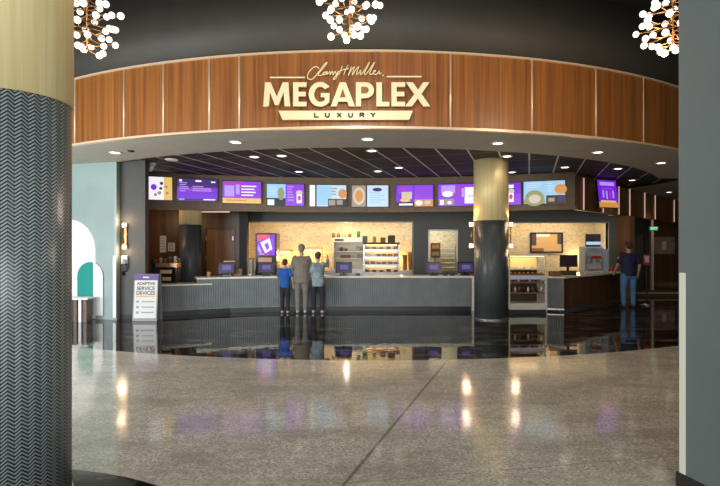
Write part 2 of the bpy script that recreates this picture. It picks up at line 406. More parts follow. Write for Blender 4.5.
def halfarch():
    d0, d1 = pw_d(104), pw_d(79); dm = (d0+d1)/2; r = (d1-d0)/2; ds = pw_d(94.5)
    Ym = 11.45+pdir.y*dm; zt = EYE+(HY-262)*Ym/FO
    pts = [(ds, 0.1), (d1, 0.1)]
    for k in range(21):
        a = PI-PI*k/20; x = dm+r*math.cos(PI-a)
        if x >= ds: pts.append((x, zt-r+r*math.sin(a)))
    pts = [(ds, 0.1), (d1, 0.1)]+[(dm+r*math.cos(b), zt-r+r*math.sin(b)) for b in [k*PI/40 for k in range(41)] if dm+r*math.cos(b) > ds]
    xs = (ds-dm)/r; pts.append((ds, zt-r+r*math.sqrt(max(0, 1-xs*xs))))
    X = Matrix(((pdir.x, 0, pn.x, -5.57+pn.x*0.042), (pdir.y, 0, pn.y, 11.45+pn.y*0.042), (0, 1, 0, 0), (0, 0, 0, 1)))
    mb = MB(); mb.prism(pts, X, 0.012, M_teal); return tag(mb.build('arch_panel'), 'teal half of the low arched panel above the small bench', 'wall panel')
halfarch()
# small bench in the niche
c = W(81.5, 317, 11.2); bt = thing('bench', 'small white-topped wooden bench below the teal arch', 'bench', (c.x-0.05, 11.25, 0))
MB().b2(-0.24, 0.24, -0.15, 0.15, 0.50, 0.545, bev=0.006).build('seat_top', M_white, bt)
for sx in (-0.05, 0.165): MB().b2(sx-0.035 if sx > 0 else sx-0.04, sx+0.035, -0.12, 0.12, 0, 0.50).build('leg', M_dwood, bt)
for sx in (-0.185, 0.055): MB().b2(sx-0.03, sx+0.03, -0.13, 0.13, 0, 0.50).build('leg', M_white, bt)

# fascia of wood panels round the front of the soffit
def ang_of(px):
    lo, hi = -1.2, 1.2
    for _ in range(50):
        m_ = (lo+hi)/2; p = arcpt(RF, m_, 0)
        if HX+p.x/p.y*FO < px: lo = m_
        else: hi = m_
    return lo
fas = thing('wood_fascia', 'curved honey wood fascia with pale trim wrapping the front of the soffit', 'fascia')
def arcband(a0, a1, r0, r1, z0, z1, seg):
    mb = MB(); n = max(1, seg); L = []
    for k in range(n+1):
        a = a0+(a1-a0)*k/n; L.append([mb.bm.verts.new(arcpt(r, a, z)) for r, z in ((r1, z0), (r1, z1), (r0, z1), (r0, z0))])
    for p, q in zip(L, L[1:]):
        for i in range(4): f = mb.bm.faces.new((p[i], q[i], q[(i+1) % 4], p[(i+1) % 4])); f.smooth = True
    mb.bm.faces.new(L[0]); mb.bm.faces.new(L[-1][::-1])
    mb.bm.normal_update()
    for e in mb.bm.edges:
        if len(e.link_faces) == 2 and e.calc_face_angle(0) > 0.6: e.smooth = False
    return mb
cuts = [math.radians(-62), math.radians(-52), math.radians(-43), ang_of(28), ang_of(75), ang_of(124), ang_of(163.5), ang_of(209.5), ang_of(239.5), ang_of(450.5), ang_of(532), ang_of(596), ang_of(643.5), ang_of(700), math.radians(45), math.radians(54), math.radians(64)]
for a, b in zip(cuts, cuts[1:]):
    arcband(a+0.0008, b-0.0008, RF-0.05, RF, ZS+0.03, ZT-0.02, max(4, int((b-a)*60))).build('wood_panel', M_wood, fas)
for a in cuts[1:-1]:
    arcband(a-0.0013, a+0.0013, RF, RF+0.012, ZS+0.03, ZT-0.02, 1).build('divider_strip', M_cream, fas)
arcband(cuts[0], cuts[-1], RF-0.06, RF+0.03, ZT-0.02, ZT+0.012, 90).build('edge_trim', M_cream, fas)
arcband(cuts[0], cuts[-1], RF-0.06, RF+0.03, ZS-0.005, ZS+0.035, 90).build('edge_trim', M_cream, fas)

# ------------------------------------------------------------------ sign
SY = 8.11
def SX(u): return (250+u/3.789-HX)*SY/FO
def SZ(v): return EYE+(HY-(50+v/3.789))*SY/FO
sign = thing('lettering_sign', 'pale gold raised cinema name lettering on the centre of the wood fascia', 'sign', (SX(365), SY, SZ(264)))
bx0, bz0 = SX(365), SZ(264)
TS = Matrix(((1, 0, 0, 0), (0, 0, 1, 0), (0, 1, 0, 0), (0, 0, 0, 1)))     # x right, y up, extruded away from viewer
def sp(u, v): return (SX(u)-bx0, SZ(v)-bz0)
H0, H1 = 122, 213
def rect(u0, u1, v0, v1): return [(u0, v0), (u1, v0), (u1, v1), (u0, v1)]
letters = []
def letter(polys, name='letter'):
    mb = MB()
    for p in polys: mb.prism([sp(*q) for q in p], TS, 0.035, M_sign)
    mb.build(name, parent=sign)
letter([[(50, H1), (57, H0), (78, H0), (101, 176), (124, H0), (145, H0), (152, H1), (131, H1), (127, 158), (108, H1-5), (94, H1-5), (75, 158), (71, H1)]])
def E(u0, u1): letter([[(u0, H0), (u1, H0), (u1, H0+17), (u0+20, H0+17), (u0+20, 158), (u1-3, 158), (u1-3, 175), (u0+20, 175), (u0+20, H1-17), (u1, H1-17), (u1, H1), (u0, H1)]])
E(163, 214)
def ell(cu, cv, ru, rv, a0, a1, n): return [(cu+ru*math.cos(math.radians(a0+(a1-a0)*k/n)), cv-rv*math.sin(math.radians(a0+(a1-a0)*k/n))) for k in range(n+1)]
gu, gv = 266, 167.5
outer = ell(gu, gv, 44, 46.5, 38, 322, 24); inner = ell(gu, gv, 23, 29, 42, 300, 20)[::-1]
mb = MB(); pts = outer+[(301, 163), (268, 163), (268, 178), (283, 178), (283, 192)]+inner
mb.prism([sp(*q) for q in pts], TS, 0.035, M_sign); mb.build('letter', parent=sign)
letter([[(306, H1), (340, H0), (363, H0), (397, H1), (375, H1), (369, 195), (334, 195), (328, H1)]])
mb = MB(); mb.prism([sp(*q) for q in [(340, 180), (351.5, 146), (363, 180)]], TS @ Matrix.Translation((0, 0, -0.002)), 0.01, M_mwood); mb.build('letter_counter', parent=sign)
letter([[(401, H0), (437, H0)]+ell(437, 152, 33, 30, 88, -88, 12)+[(421, 182), (421, H1), (401, H1)]])
mb = MB(); mb.prism([sp(*q) for q in [(421, 139), (436, 139)]+ell(436, 152, 14, 13, 85, -85, 8)+[(421, 165)]], TS @ Matrix.Translation((0, 0, -0.002)), 0.01, M_mwood); mb.build('letter_counter', parent=sign)
letter([[(479, H0), (500, H0), (500, H1-17), (528, H1-17), (528, H1), (479, H1)]])
E(536, 588)
letter([[(592, H0), (617, H0), (637, 150), (656, H0), (680, H0), (650, 166), (683, H1), (658, H1), (636, 183), (614, H1), (588, H1), (623, 166)]])
for p in (rect(75, 208, 101, 106), rect(518, 650, 98, 103)):
    mb = MB(); mb.prism([sp(*q) for q in p], TS, 0.02, M_sign); mb.build('rule_line', parent=sign)
for u in (60, 180, 300, 420, 500, 600, 660):
    x_, z_ = sp(u, 200); ya = CY-math.sqrt(RF**2-(bx0+x_-CX)**2)-SY; MB().cyl((x_, 0.03, z_), (x_, ya+0.01, z_), 0.008, seg=8).build('mounting_pin', M_signdk, sign)
mb = MB(); mb.prism([sp(*q) for q in [(108, 230), (617, 230), (603, 264), (123, 264)]], TS, 0.035, M_sign); mb.build('tagline_bar', parent=sign)
def text(body, size, m, parent, T, name, off=0.0, ext=0.003, align='CENTER', width=None, sx=1.0):
    cu = bpy.data.curves.new(name, 'FONT'); cu.body = body; cu.size = size; cu.extrude = ext; cu.offset = off; cu.align_x = align; cu.align_y = 'CENTER'
    if width: cu.space_character = width
    tmp = bpy.data.objects.new('tmp', cu); link(tmp); dg = bpy.context.evaluated_depsgraph_get()
    me = bpy.data.meshes.new_from_object(tmp.evaluated_get(dg)); bpy.data.objects.remove(tmp); me.materials.clear(); me.materials.append(m)
    me.transform(T @ Matrix.Diagonal((sx, 1, 1, 1))); me.name = name
    o = bpy.data.objects.new(name, me); link(o); o.parent = parent; return o
FV = Matrix(((1, 0, 0, 0), (0, 0, -1, 0), (0, 1, 0, 0), (0, 0, 0, 1)))      # text facing -Y
cxm, czm = sp(360.5, 247)
LT = {'L': [((-1, 1), (-1, -1)), ((-1, -1), (1, -1))], 'U': [((-1, 1), (-1, -.4)), ((-1, -.4), (-.5, -1)), ((-.5, -1), (.5, -1)), ((.5, -1), (1, -.4)), ((1, -.4), (1, 1))],
      'X': [((-1, 1), (1, -1)), ((-1, -1), (1, 1))], 'R': [((-1, 1), (-1, -1)), ((-1, 1), (.5, 1)), ((.5, 1), (1, .55)), ((1, .55), (.5, 0)), ((.5, 0), (-1, 0)), ((.1, 0), (1, -1))], 'Y': [((-1, 1), (0, 0)), ((1, 1), (0, 0)), ((0, 0), (0, -1))]}
for ch, u in zip('LUXURY', (252, 293, 338, 381, 424, 466)):
    mb = MB(); x_ = sp(u, 245)[0]
    for (a, b), (c_, d) in LT[ch]:
        p, q = Vector((a*0.030, b*0.031)), Vector((c_*0.030, d*0.031)); dv = q-p; n_ = Vector((-dv.y, dv.x)).normalized()*0.0125; e_ = dv.normalized()*0.006
        mb.prism([(x_+w_.x, czm+w_.y) for w_ in (p-e_-n_, q+e_-n_, q+e_+n_, p-e_+n_)], TS @ Matrix.Translation((0, 0, -0.005)), 0.005, M_signdk)
    mb.build('tagline_letter', parent=sign)
# flowing script above the name, drawn as pen strokes
def cat(pts, n=6):
    P = [pts[0]]+pts+[pts[-1]]; out = []
    for i in range(1, len(P)-2):
        for k in range(n):
            t = k/n; a, b, c_, d = P[i-1], P[i], P[i+1], P[i+2]
            out.append(tuple(0.5*((2*b[j])+(-a[j]+c_[j])*t+(2*a[j]-5*b[j]+4*c_[j]-d[j])*t*t+(-a[j]+3*b[j]-3*c_[j]+d[j])*t**3) for j in (0, 1)))
    out.append(pts[-1]); return out
strokes = [
 [(262, 70), (250, 62), (232, 72), (219, 92), (219, 106), (230, 111), (244, 103), (262, 80), (281, 55), (291, 46), (288, 54), (272, 74), (258, 92), (268, 96), (280, 88)],
 [(288, 82), (280, 84), (276, 92), (284, 92), (292, 80), (291, 92), (300, 84), (303, 80), (304, 86), (304, 92), (312, 80), (314, 90), (316, 92), (323, 80), (327, 92), (335, 80), (327, 104), (316, 112), (322, 100), (340, 88)],
 [(350, 60), (343, 78), (336, 94)], [(372, 56), (360, 80), (355, 95)], [(338, 80), (355, 74), (374, 70)],
 [(384, 62), (378, 80), (372, 96), (384, 76), (396, 62), (391, 80), (388, 94), (400, 76), (412, 62), (407, 78), (404, 93), (414, 84), (420, 76), (418, 92), (428, 84), (446, 56), (452, 46), (448, 58), (434, 86), (438, 92), (450, 78), (466, 54), (472, 46), (466, 60), (454, 86), (460, 92), (470, 84), (476, 78), (470, 78), (468, 88), (478, 92), (486, 84), (490, 78), (490, 90), (498, 86)],
]
mb = MB()
for s_ in strokes:
    P = cat(s_); mb.tube([Vector((sp(*q)[0], 0.006, sp(*q)[1])) for q in P], 0.0085, 6, M_sign)
mb.sph((sp(504, 95)[0], 0.006, sp(504, 95)[1]), 0.014, seg=8, m=M_sign)
mb.build('script_lettering', parent=sign)

# ------------------------------------------------------------------ columns
def column(name, label, x, y, r, ztile, ztop, tile=M_chev_shade):
    t = thing(name, label, 'column', (x, y, 0))
    def cyl_uv(z0, z1, rr, nm, m):
        bm = bmesh.new(); uvl = bm.loops.layers.uv.new('uv'); seg = 96; lo = []; hi = []
        for k in range(seg):
            a = 2*PI*k/seg; lo.append(bm.verts.new((rr*math.cos(a), rr*math.sin(a), z0))); hi.append(bm.verts.new((rr*math.cos(a), rr*math.sin(a), z1)))
        per = round(2*PI*rr/0.068)*0.068
        for k in range(seg):
            f = bm.faces.new((lo[k], lo[(k+1) % seg], hi[(k+1) % seg], hi[k])); f.smooth = True
            for l, (u, v) in zip(f.loops, ((k, z0), (k+1, z0), (k+1, z1), (k, z1))): l[uvl].uv = (u/seg*per, v)
        bm.faces.new(hi); bm.faces.new(lo[::-1])
        me = bpy.data.meshes.new(nm); bm.to_mesh(me); bm.free(); me.materials.append(m)
        o = bpy.data.objects.new(nm, me); link(o); o.parent = t; return o
    cyl_uv(0, ztile, r, 'tiled_shaft', tile); cyl_uv(ztile, ztop, r+0.012, 'gold_sleeve', M_gold)
    cyl_uv(0.0, 0.03, r+0.012, 'base_ring', M_steel)
    return t
YT, RN = 3.40, 0.33
column('round_column', 'large near round column with chevron tile and gold sleeve at the left edge', -0.576*YT-0.868*RN, YT-0.496*RN, RN, 1.65+138*YT/500, ZHI, M_chev)
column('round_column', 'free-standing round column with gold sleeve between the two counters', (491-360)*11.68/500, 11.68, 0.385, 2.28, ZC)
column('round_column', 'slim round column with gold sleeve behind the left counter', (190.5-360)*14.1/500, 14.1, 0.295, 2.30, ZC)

# sconces: two glowing drums joined by a slim brass tube
def sconce(label, x, y, z, rz=0.0):
    t = thing('wall_sconce', label, 'wall lamp', (x, y, z), rz, 'brass double sconces')
    MB().b2(-0.03, 0.03, 0.05, 0.075, -0.30, 0.30).build('backplate', M_brass, t)
    mb = MB(); mb.cyl((0, 0, -0.24), (0, 0, 0.24), 0.012); mb.cyl((0, 0, 0), (0, 0.06, 0), 0.010)
    for dz in (-0.19, 0.19): mb.cyl((0, 0, dz-0.012), (0, 0, dz+0.012), 0.055, seg=18)
    mb.build('stem', M_brass, t)
    for dz in (-0.25, 0.25): MB().cyl((0, 0, dz-0.045), (0, 0, dz+0.045), 0.050, seg=18).build('glass_shade', M_sconce, t)
    d = bpy.data.lights.new('sconce_light', 'POINT'); d.energy = 5; d.color = (1.0, 0.66, 0.38); d.shadow_soft_size = 0.08; d.specular_factor = 0.2
    for dz in (-0.36, 0.36):
        o = bpy.data.objects.new('sconce_light', d); link(o); o.parent = t; o.location = (0, -0.12, dz)
    return t
p = W(124, 236, 11.5); sconce('brass double sconce glowing on the dark pillar beside the pale niche', p.x, 11.52, p.z)
xc = (491-360)*11.68/500
p = W(470.3, 235, 11.62); sconce('brass double sconce on the left flank of the central column', xc-0.385-0.075, 11.68, p.z, PI/2*-1)
p = W(511, 235, 11.62); sconce('brass double sconce on the right flank of the central column', xc+0.385+0.075, 11.68, p.z, PI/2)

# ------------------------------------------------------------------ downlights
def downlight(label, x, y, z, power=26, first=[None]):
    if first[0] is None:
        t = thing('recessed_downlight', label, 'ceiling light', (x, y, z), 0, 'recessed downlights'); first[0] = t
        MB().lathe((0, 0, 0), [(0.085, 0.0), (0.125, 0.0), (0.125, -0.012), (0.095, -0.016), (0.085, -0.004)], 24).build('trim_ring', M_white, t)
        MB().cyl((0, 0, -0.002), (0, 0, -0.008), 0.09, seg=24).build('lens', M_lens, t)
    else: t = dup(first[0], (x, y, z), None, label)
    d = bpy.data.lights.new('downlight_spot', 'SPOT'); d.energy = power; d.color = (1.0, 0.83, 0.64); d.spot_size = math.radians(105); d.spot_blend = 0.7; d.shadow_soft_size = 0.07; d.specular_factor = 0.15
    o = bpy.data.objects.new('downlight_spot', d); link(o); o.location = (x, y, z-0.03)
for px, py, lab in ((115.5, 152.5, 'above the pale niche at far left of the soffit'), (236, 142, 'in the soffit left of the sign centre'), (368, 139, 'in the soffit below the sign'), (498, 143, 'in the soffit in front of the central column'), (598, 152, 'in the soffit towards the right'), (661, 162.7, 'in the soffit beside the near right wall'), (669, 192, 'far down the right hallway soffit')):
    Y = (ZS-EYE)*FO/(HY-py); downlight('round recessed downlight '+lab, (px-HX)*Y/FO, Y, ZS-0.001, 34)
for px, py, lab in ((254.5, 156.7, 'left of the pair near the recess rim, left side'), (282, 155.6, 'right of the pair near the recess rim, left side'), (372, 150.5, 'at the recess rim in the middle'), (299, 171.5, 'near the menu screens left of middle'), (399, 167.5, 'in the middle of the black tile recess'), (378, 171, 'just above the central menu screens'), (507, 156, 'in the tiles beside the central column top'), (512, 172, 'behind the central column near the screens'), (565, 167, 'above the right-hand landscape menu screen'), (618, 168.5, 'at the right end of the recess rim'), (632, 180, 'deepest in the right end of the recess')):
    Y = (ZC-EYE)*FO/(HY-py); downlight('round recessed downlight '+lab, (px-HX)*Y/FO, Y, ZC-0.001, 5 if px in (507, 512) else 22)
p = W(131, 150.6, (ZS-EYE)*FO/(HY-150.6)); tag(MB().cyl((p.x, p.y, ZS), (p.x, p.y, ZS-0.03), 0.07, 0.05, 16).build('ceiling_sensor', M_blackg), 'small dark round sensor in the left soffit', 'sensor')
p = W(153, 163, 12.0); sc_t = thing('security_camera', 'white dome security camera under the soffit beside the dark pillar', 'camera', (p.x, 12.0, ZC))
MB().cyl((0, 0, 0), (0, 0, -0.05), 0.08, seg=16).build('mount', M_white, sc_t); MB().cyl((0, 0, -0.05), (-0.03, -0.05, -0.15), 0.05, 0.055, 16).sph((-0.035, -0.06, -0.16), 0.055).build('dome', M_white, sc_t)
Yv = (ZC-EYE)*FO/(HY-159.5); tag(MB().cyl(((172-360)*Yv/500, Yv, ZC), ((172-360)*Yv/500, Yv, ZC-0.02), 0.16, 0.14, 20).build('speaker_grille', M_white), 'round white speaker grille in the left of the black tile recess', 'ceiling speaker')

# ------------------------------------------------------------------ chandeliers
def chandelier(label, cx, cy, zb, R, seed, power=75):
    rnd = random.Random(seed); zc = zb+R
    t = thing('chandelier', label, 'chandelier', (cx, cy, ZHI), 0, 'branching globe chandeliers'); zo = zc-ZHI
    MB().cyl((0, 0, 0), (0, 0, -0.03), 0.09, seg=20).build('ceiling_rose', M_chanb, t)
    MB().cyl((0, 0, 0), (0, 0, zo-R*0.80), 0.0095, seg=10).sph((0, 0, zo-R*0.80), 0.02).build('stem', M_chanb, t)
    gr = 0.040
    pts = []; n = 46; ga = PI*(3-math.sqrt(5))
    for i in range(n):
        z = 1-2*(i+0.5)/n; rr = math.sqrt(1-z*z); a = ga*i+seed; q = R*rnd.uniform(0.70, 0.97)
        pts.append(Vector((rr*math.cos(a)*q, rr*math.sin(a)*q, z*q)))
    nb = 15
    for k in range(nb):
        own = pts[k*n//nb:(k+1)*n//nb]
        own_c = sum(own, Vector())/len(own); base = Vector((0, 0, zo+max(-R*0.75, min(R, own_c.z*0.8))))
        hub = Vector((own_c.x*0.5, own_c.y*0.5, zo+own_c.z*0.85))
        mb = MB(); mb.tube([base, (base+hub)/2+Vector((0, 0, 0.01)), hub], 0.0075, 6)
        for g in own:
            e = g+Vector((0, 0, zo)); mid = hub.lerp(e, 0.5)+Vector((rnd.uniform(-.03, .03), rnd.uniform(-.03, .03), -0.02)); mb.tube([hub, mid, e], 0.006, 6)
            mb.sph(e.lerp(mid, 0.12), 0.014, seg=8)
        br = mb.build('branch', M_chanb, t)
        for g in own:
            q = MB().sph((0, 0, 0), gr*rnd.uniform(0.92, 1.1), seg=14).build('glass_globe', M_globe, br, loc=g+Vector((0, 0, zo)))
    d = bpy.data.lights.new('chandelier_light', 'POINT'); d.energy = power; d.color = (1.0, 0.80, 0.58); d.shadow_soft_size = 0.35; d.specular_factor = 0.2
    o = bpy.data.objects.new('chandelier_light', d); link(o); o.location = (cx, cy, zb-0.25)
for px, py, Y, R, lab, sd in ((350, 42, 6.1, 0.41, 'brass branching chandelier of glowing globes in front of the sign', 1), (87, 56, 6.1, 0.41, 'brass branching chandelier of glowing globes beside the near gold column', 2), (673, 57, 6.1, 0.43, 'brass branching chandelier of glowing globes half behind the near right wall', 3)):
    p = W(px, py, Y); chandelier(lab, p.x, Y, p.z, R, sd, {1: 80, 2: 35, 3: 150}[sd])

# ------------------------------------------------------------------ menu bulkhead and screens
def yb(x): return 14.55-0.034*x*x
def slab_path(pts, depth, z0, z1, name, m, parent=None, back=None):
    mb = MB(); L = []
    for x, y in pts:
        L.append([mb.bm.verts.new(v) for v in ((x, y, z0), (x, y, z1), (x, y+depth, z1), (x, y+depth, z0))])
    for p, q in zip(L, L[1:]):
        for i in range(4): mb.bm.faces.new((p[i], q[i], q[(i+1) % 4], p[(i+1) % 4]))
    mb.bm.faces.new(L[0]); mb.bm.faces.new(L[-1][::-1]); return mb.build(name, m, parent)
ZB = 2.72
bulk = struct(slab_path([(x/10, yb(x/10)) for x in range(-68, 58, 3)]+[(5.77, yb(5.77))], 0.5, ZB, ZC, 'wall_bulkhead', M_bulk))
struct(slab_path([(x/10, yb(x/10)-0.03) for x in range(-68, 58, 3)]+[(5.79, yb(5.77)-0.03)], 0.03, ZB-0.03, ZB+0.03, 'trim_3', M_bulk))
def bx_of(px):
    lo, hi = -8.0, 8.0
    for _ in range(50):
        m_ = (lo+hi)/2
        if HX+m_/yb(m_)*FO < px: lo = m_
        else: hi = m_
    return lo
def emi(name, c, s=1.0):
    return mat(name, tuple(q*0.3 for q in c), 0.35, emit=s, ecol=c)
EC = {'p': emi('screen_purple', (0.13, 0.012, 0.48), 1.25), 'v': emi('screen_violet', (0.22, 0.035, 0.60), 1.1), 'd': emi('screen_deep_indigo', (0.035, 0.008, 0.13), 1.1), 'm': emi('screen_magenta', (0.34, 0.04, 0.46), 1.0),
      'b': emi('screen_sky_blue', (0.30, 0.52, 0.72), 1.0), 'l': emi('screen_pale_blue', (0.48, 0.62, 0.74), 1.0), 'w': emi('screen_white', (0.80, 0.78, 0.82), 1.0), 'y': emi('screen_yellow', (0.70, 0.45, 0.12), 1.0),
      'o': emi('screen_orange', (0.62, 0.27, 0.07), 0.9), 'k': emi('screen_black', (0.012, 0.012, 0.02), 0.6), 'g': emi('screen_olive', (0.30, 0.32, 0.16), 0.8), 'r': emi('screen_red', (0.60, 0.04, 0.12), 1.1), 't': emi('screen_taupe', (0.38, 0.30, 0.22), 0.8), 'c': emi('screen_cream', (0.66, 0.58, 0.44), 0.8), 'a': emi('screen_lilac', (0.42, 0.28, 0.75), 1.0)}
def lines(x0, x1, y0, y1, n, c, seed=0):
    rnd = random.Random(seed); out = []
    h = (y1-y0)/n
    for i in range(n): out.append((x0, x0+(x1-x0)*rnd.uniform(0.55, 1), y0+h*i+h*0.3, y0+h*i+h*0.72, c))
    return out
def blob(x, y, rx, ry, c): return ('blob', x, y, rx, ry, c)
def screen(name, label, cat_, loc, rz, wd, ht, items, bg, parent=None, group=None, tilt=0.0, depth=0.05):
    """flat display: casing and a display of coloured fields; items in 0..1 across and up"""
    t = thing(name, label, cat_, loc, rz, group)
    if tilt: t.rotation_euler = (tilt, 0, rz)
    MB().box((0, depth/2, 0), (wd+0.03, depth, ht+0.03), bev=0.004).build('casing', M_blackg, t)
    mb = MB()
    def q(x0, x1, y0, y1, c, k): mb.quad([Vector(((x-0.5)*wd, -0.002-0.0006*k, (y-0.5)*ht)) for x, y in ((x0, y0), (x1, y0), (x1, y1), (x0, y1))], EC[c])
    q(0, 1, 0, 1, bg, 0)
    for k, it in enumerate(items):
        if it[0] == 'blob':
            _, x, y, rx, ry, c = it; n = 14
            mb.quad([Vector(((x+rx*math.cos(2*PI*i/n)-0.5)*wd, -0.002-0.0006*(k+1), (y+ry*math.sin(2*PI*i/n)-0.5)*ht)) for i in range(n)], EC[c])
        else: q(*it, k+1)
    o = mb.build('display', parent=t, fixn=False)
    return t
cup = lambda x: [(x-0.07, x+0.07, 0.12, 0.62, 'w'), blob(x, 0.62, 0.09, 0.10, 'c'), blob(x, 0.36, 0.045, 0.12, 'r')]
S = [
 (155.5, 188.5, 3.26, 'cream menu screen with small product pictures, leftmost of the row', 'c', [(0.3, .75, 0, 1, 'w'), (.75, 1, 0, 1, 'y'), blob(0.62, .3, .06, .08, 't'), blob(.45, .55, .09, .13, 'p'), blob(.68, .72, .05, .07, 'k'), blob(.82, .58, .05, .06, 't'), blob(.5, .22, .05, .07, 't'), blob(.66, .5, .05, .06, 'k'), blob(.85, .3, .05, .06, 't')]),
 (197.5, 190.3, 3.24, 'dark purple menu screen with thin white text lines, second of the row', 'd', [(0, 1, .1, .62, 'p'), (.3, .9, .45, .55, 'm')]+lines(.06, .3, .4, .85, 5, 'a', 1)+lines(.38, .85, .42, .7, 3, 'a', 2)+[(.05, .12, .86, .95, 'w'), (.45, .6, .86, .94, 'w'), (.84, .95, .84, .9, 'w'), (.04, .18, .04, .1, 'a'), (.65, .95, .05, .1, 'w')]),
 (242, 192.6, 3.22, 'purple menu screen with yellow bottom banner', 'v', [(0, .5, .7, 1, 'm'), (0, 1, 0, .23, 'y'), (.05, .3, .3, .8, 'a'), (.34, .44, .4, .85, 'a')]+lines(.48, .96, .3, .85, 4, 'w', 3)+lines(.1, .9, .05, .2, 1, 'o', 4)),
 (285.5, 195.2, 3.18, 'menu screen split in light blue and purple with a tall drink cup', 'b', [(.5, 1, 0, 1, 'v'), (0, .5, 0, .35, 'k'), (.02, .2, .02, .28, 'w'), blob(.38, .55, .09, .3, 'g')]+lines(.05, .28, .5, .9, 4, 'l', 5)+lines(.55, .75, .2, .95, 6, 'a', 6)+cup(.87)),
 (328, 196, 3.17, 'pale blue menu screen with a dark corner panel', 'l', [(.15, .19, 0, 1, 'k'), (0, .14, 0, 1, 'w'), (.2, .6, .05, .95, 'b'), (.5, 1, 0, .35, 'k'), (.52, .7, .05, .3, 't'), (.74, .9, .08, .3, 't'), blob(.9, .6, .12, .22, 'o')]+lines(.6, .78, .5, .9, 3, 't', 7)),
 (370, 196.3, 3.17, 'menu screen with a round pizza picture beside a white-blue price list', 'l', [(0, .38, 0, 1, 't'), blob(.2, .5, .17, .42, 'c'), blob(.2, .5, .11, .28, 'o'), (.38, .42, 0, 1, 'k')]+lines(.5, .95, .15, .7, 5, 'b', 8)+[blob(.7, .8, .13, .09, 'd')]),
 (414.5, 196, 3.17, 'purple menu screen with a yellow popcorn tub and a gold snack', 'p', [(.5, 1, .34, 1, 'v'), (.05, .45, .6, 1, 'v'), (.15, .43, .35, .68, 'c'), blob(.25, .3, .14, .09, 'y'), (0, .5, 0, .2, 'k'), (.08, .45, .05, .14, 'w'), (.5, 1, 0, .33, 'o'), blob(.62, .16, .1, .12, 'w'), blob(.85, .18, .09, .1, 'c')]+lines(.06, .4, .75, .95, 2, 'm', 9)),
 (457, 195.2, 3.17, 'purple menu screen with white picture tiles, left of the central column', 'v', [(.08, .45, .6, .95, 'a'), blob(.25, .55, .15, .14, 'w'), (.02, .42, .04, .32, 't'), (.05, .15, .05, .28, 'w'), blob(.3, .15, .06, .08, 'w'), (.7, .95, .1, .85, 'w'), (.62, .72, .4, .8, 'a'), (.45, .55, .5, .9, 'm'), (.78, .98, .4, .5, 'l')]),
 (501, 194.2, 3.17, 'purple menu screen with a drink cup, half behind the central column', 'v', [(.55, 1, .5, 1, 'p'), (.64, .82, .75, .9, 'w')]+cup(.75)),
 (544, 192.6, 3.17, 'blue menu screen with a bowl and a fruit, right of the central column', 'b', [blob(.27, .25, .24, .36, 'g'), (0, .52, 0, .2, 'g'), blob(.27, .22, .15, .2, 'c'), (.55, 1, 0, .36, 'k'), (.6, .75, .08, .25, 't'), (.85, .97, .1, .3, 'd'), blob(.9, .62, .15, .22, 'o')]+lines(.58, .75, .5, .95, 4, 'l', 11)+lines(.08, .5, .7, .95, 3, 'l', 12)),
]
for px, py, z, lab, bg, items in S:
    x = bx_of(px); sl = -0.068*x; rz = math.atan(sl)
    z = EYE+(HY-py)*yb(x)/FO
    n = Vector((math.sin(rz), -math.cos(rz), 0))
    screen('menu_screen', lab, 'screen', (x+n.x*0.075, yb(x)+n.y*0.075, z), rz, 0.84 if px < 160 else 1.055, 0.615, items, bg, group='menu screens above the counters')
# wood band running back on the right
bd = Vector((1, 0.98, 0)).normalized()
def BP(t, z=0, off=0.0): return Vector((8.2, 15.9, z))+bd*t+Vector((bd.y, -bd.x, 0))*off
def bt_of(px):
    q = (px-HX)/FO; return (q*15.9-8.2)/(bd.x-q*bd.y)
band = thing('wood_band', 'dark wood wall band with lit pale strips running down the right hallway', 'wall panel')
XB = Matrix(((bd.x, 0, bd.y, 8.2), (bd.y, 0, -bd.x, 15.9), (0, 1, 0, 0), (0, 0, 0, 1)))
t0 = bt_of(578)
M_strip = mat('lit_pale_strip', (0.8, 0.55, 0.42), 0.4, emit=0.55, ecol=(0.85, 0.55, 0.42))
cutb = [t0]+[bt_of(q) for q in (583.5, 603, 618.7, 629.6, 644.6, 655, 674)]+[8.3, 10.6, 13]
for a, b in zip(cutb, cutb[1:]):
    MB().prism([(a, 2.70), (b, 2.70), (b, ZS), (a, ZS)], XB @ Matrix.Translation((0, 0, -0.12)), 0.12).build('wood_panel', M_mwood, band)
for a in cutb[1:-1]:
    MB().prism([(a-0.022, 2.72), (a+0.022, 2.72), (a+0.022, ZS-0.01), (a-0.022, ZS-0.01)], XB, 0.02).build('light_strip', M_strip, band)
tq = bt_of(597); p = BP(tq, 3.22, 0.30)
screen('menu_screen', 'purple poster screen tilted down on the wood band at right', 'screen', p, math.atan2(bd.y, bd.x)*0.5, 0.74, 0.80, [(0, 1, 0, .18, 'o'), (.1, .9, .18, .25, 'y'), (.12, .88, .8, .93, 'a'), (.2, .8, .65, .72, 'v'), (.22, .3, .35, .62, 'a'), (.4, .48, .3, .6, 'a'), (.58, .66, .32, .6, 'm'), (.74, .82, .35, .62, 'a')], 'p', group='menu screens above the counters', tilt=-0.12)

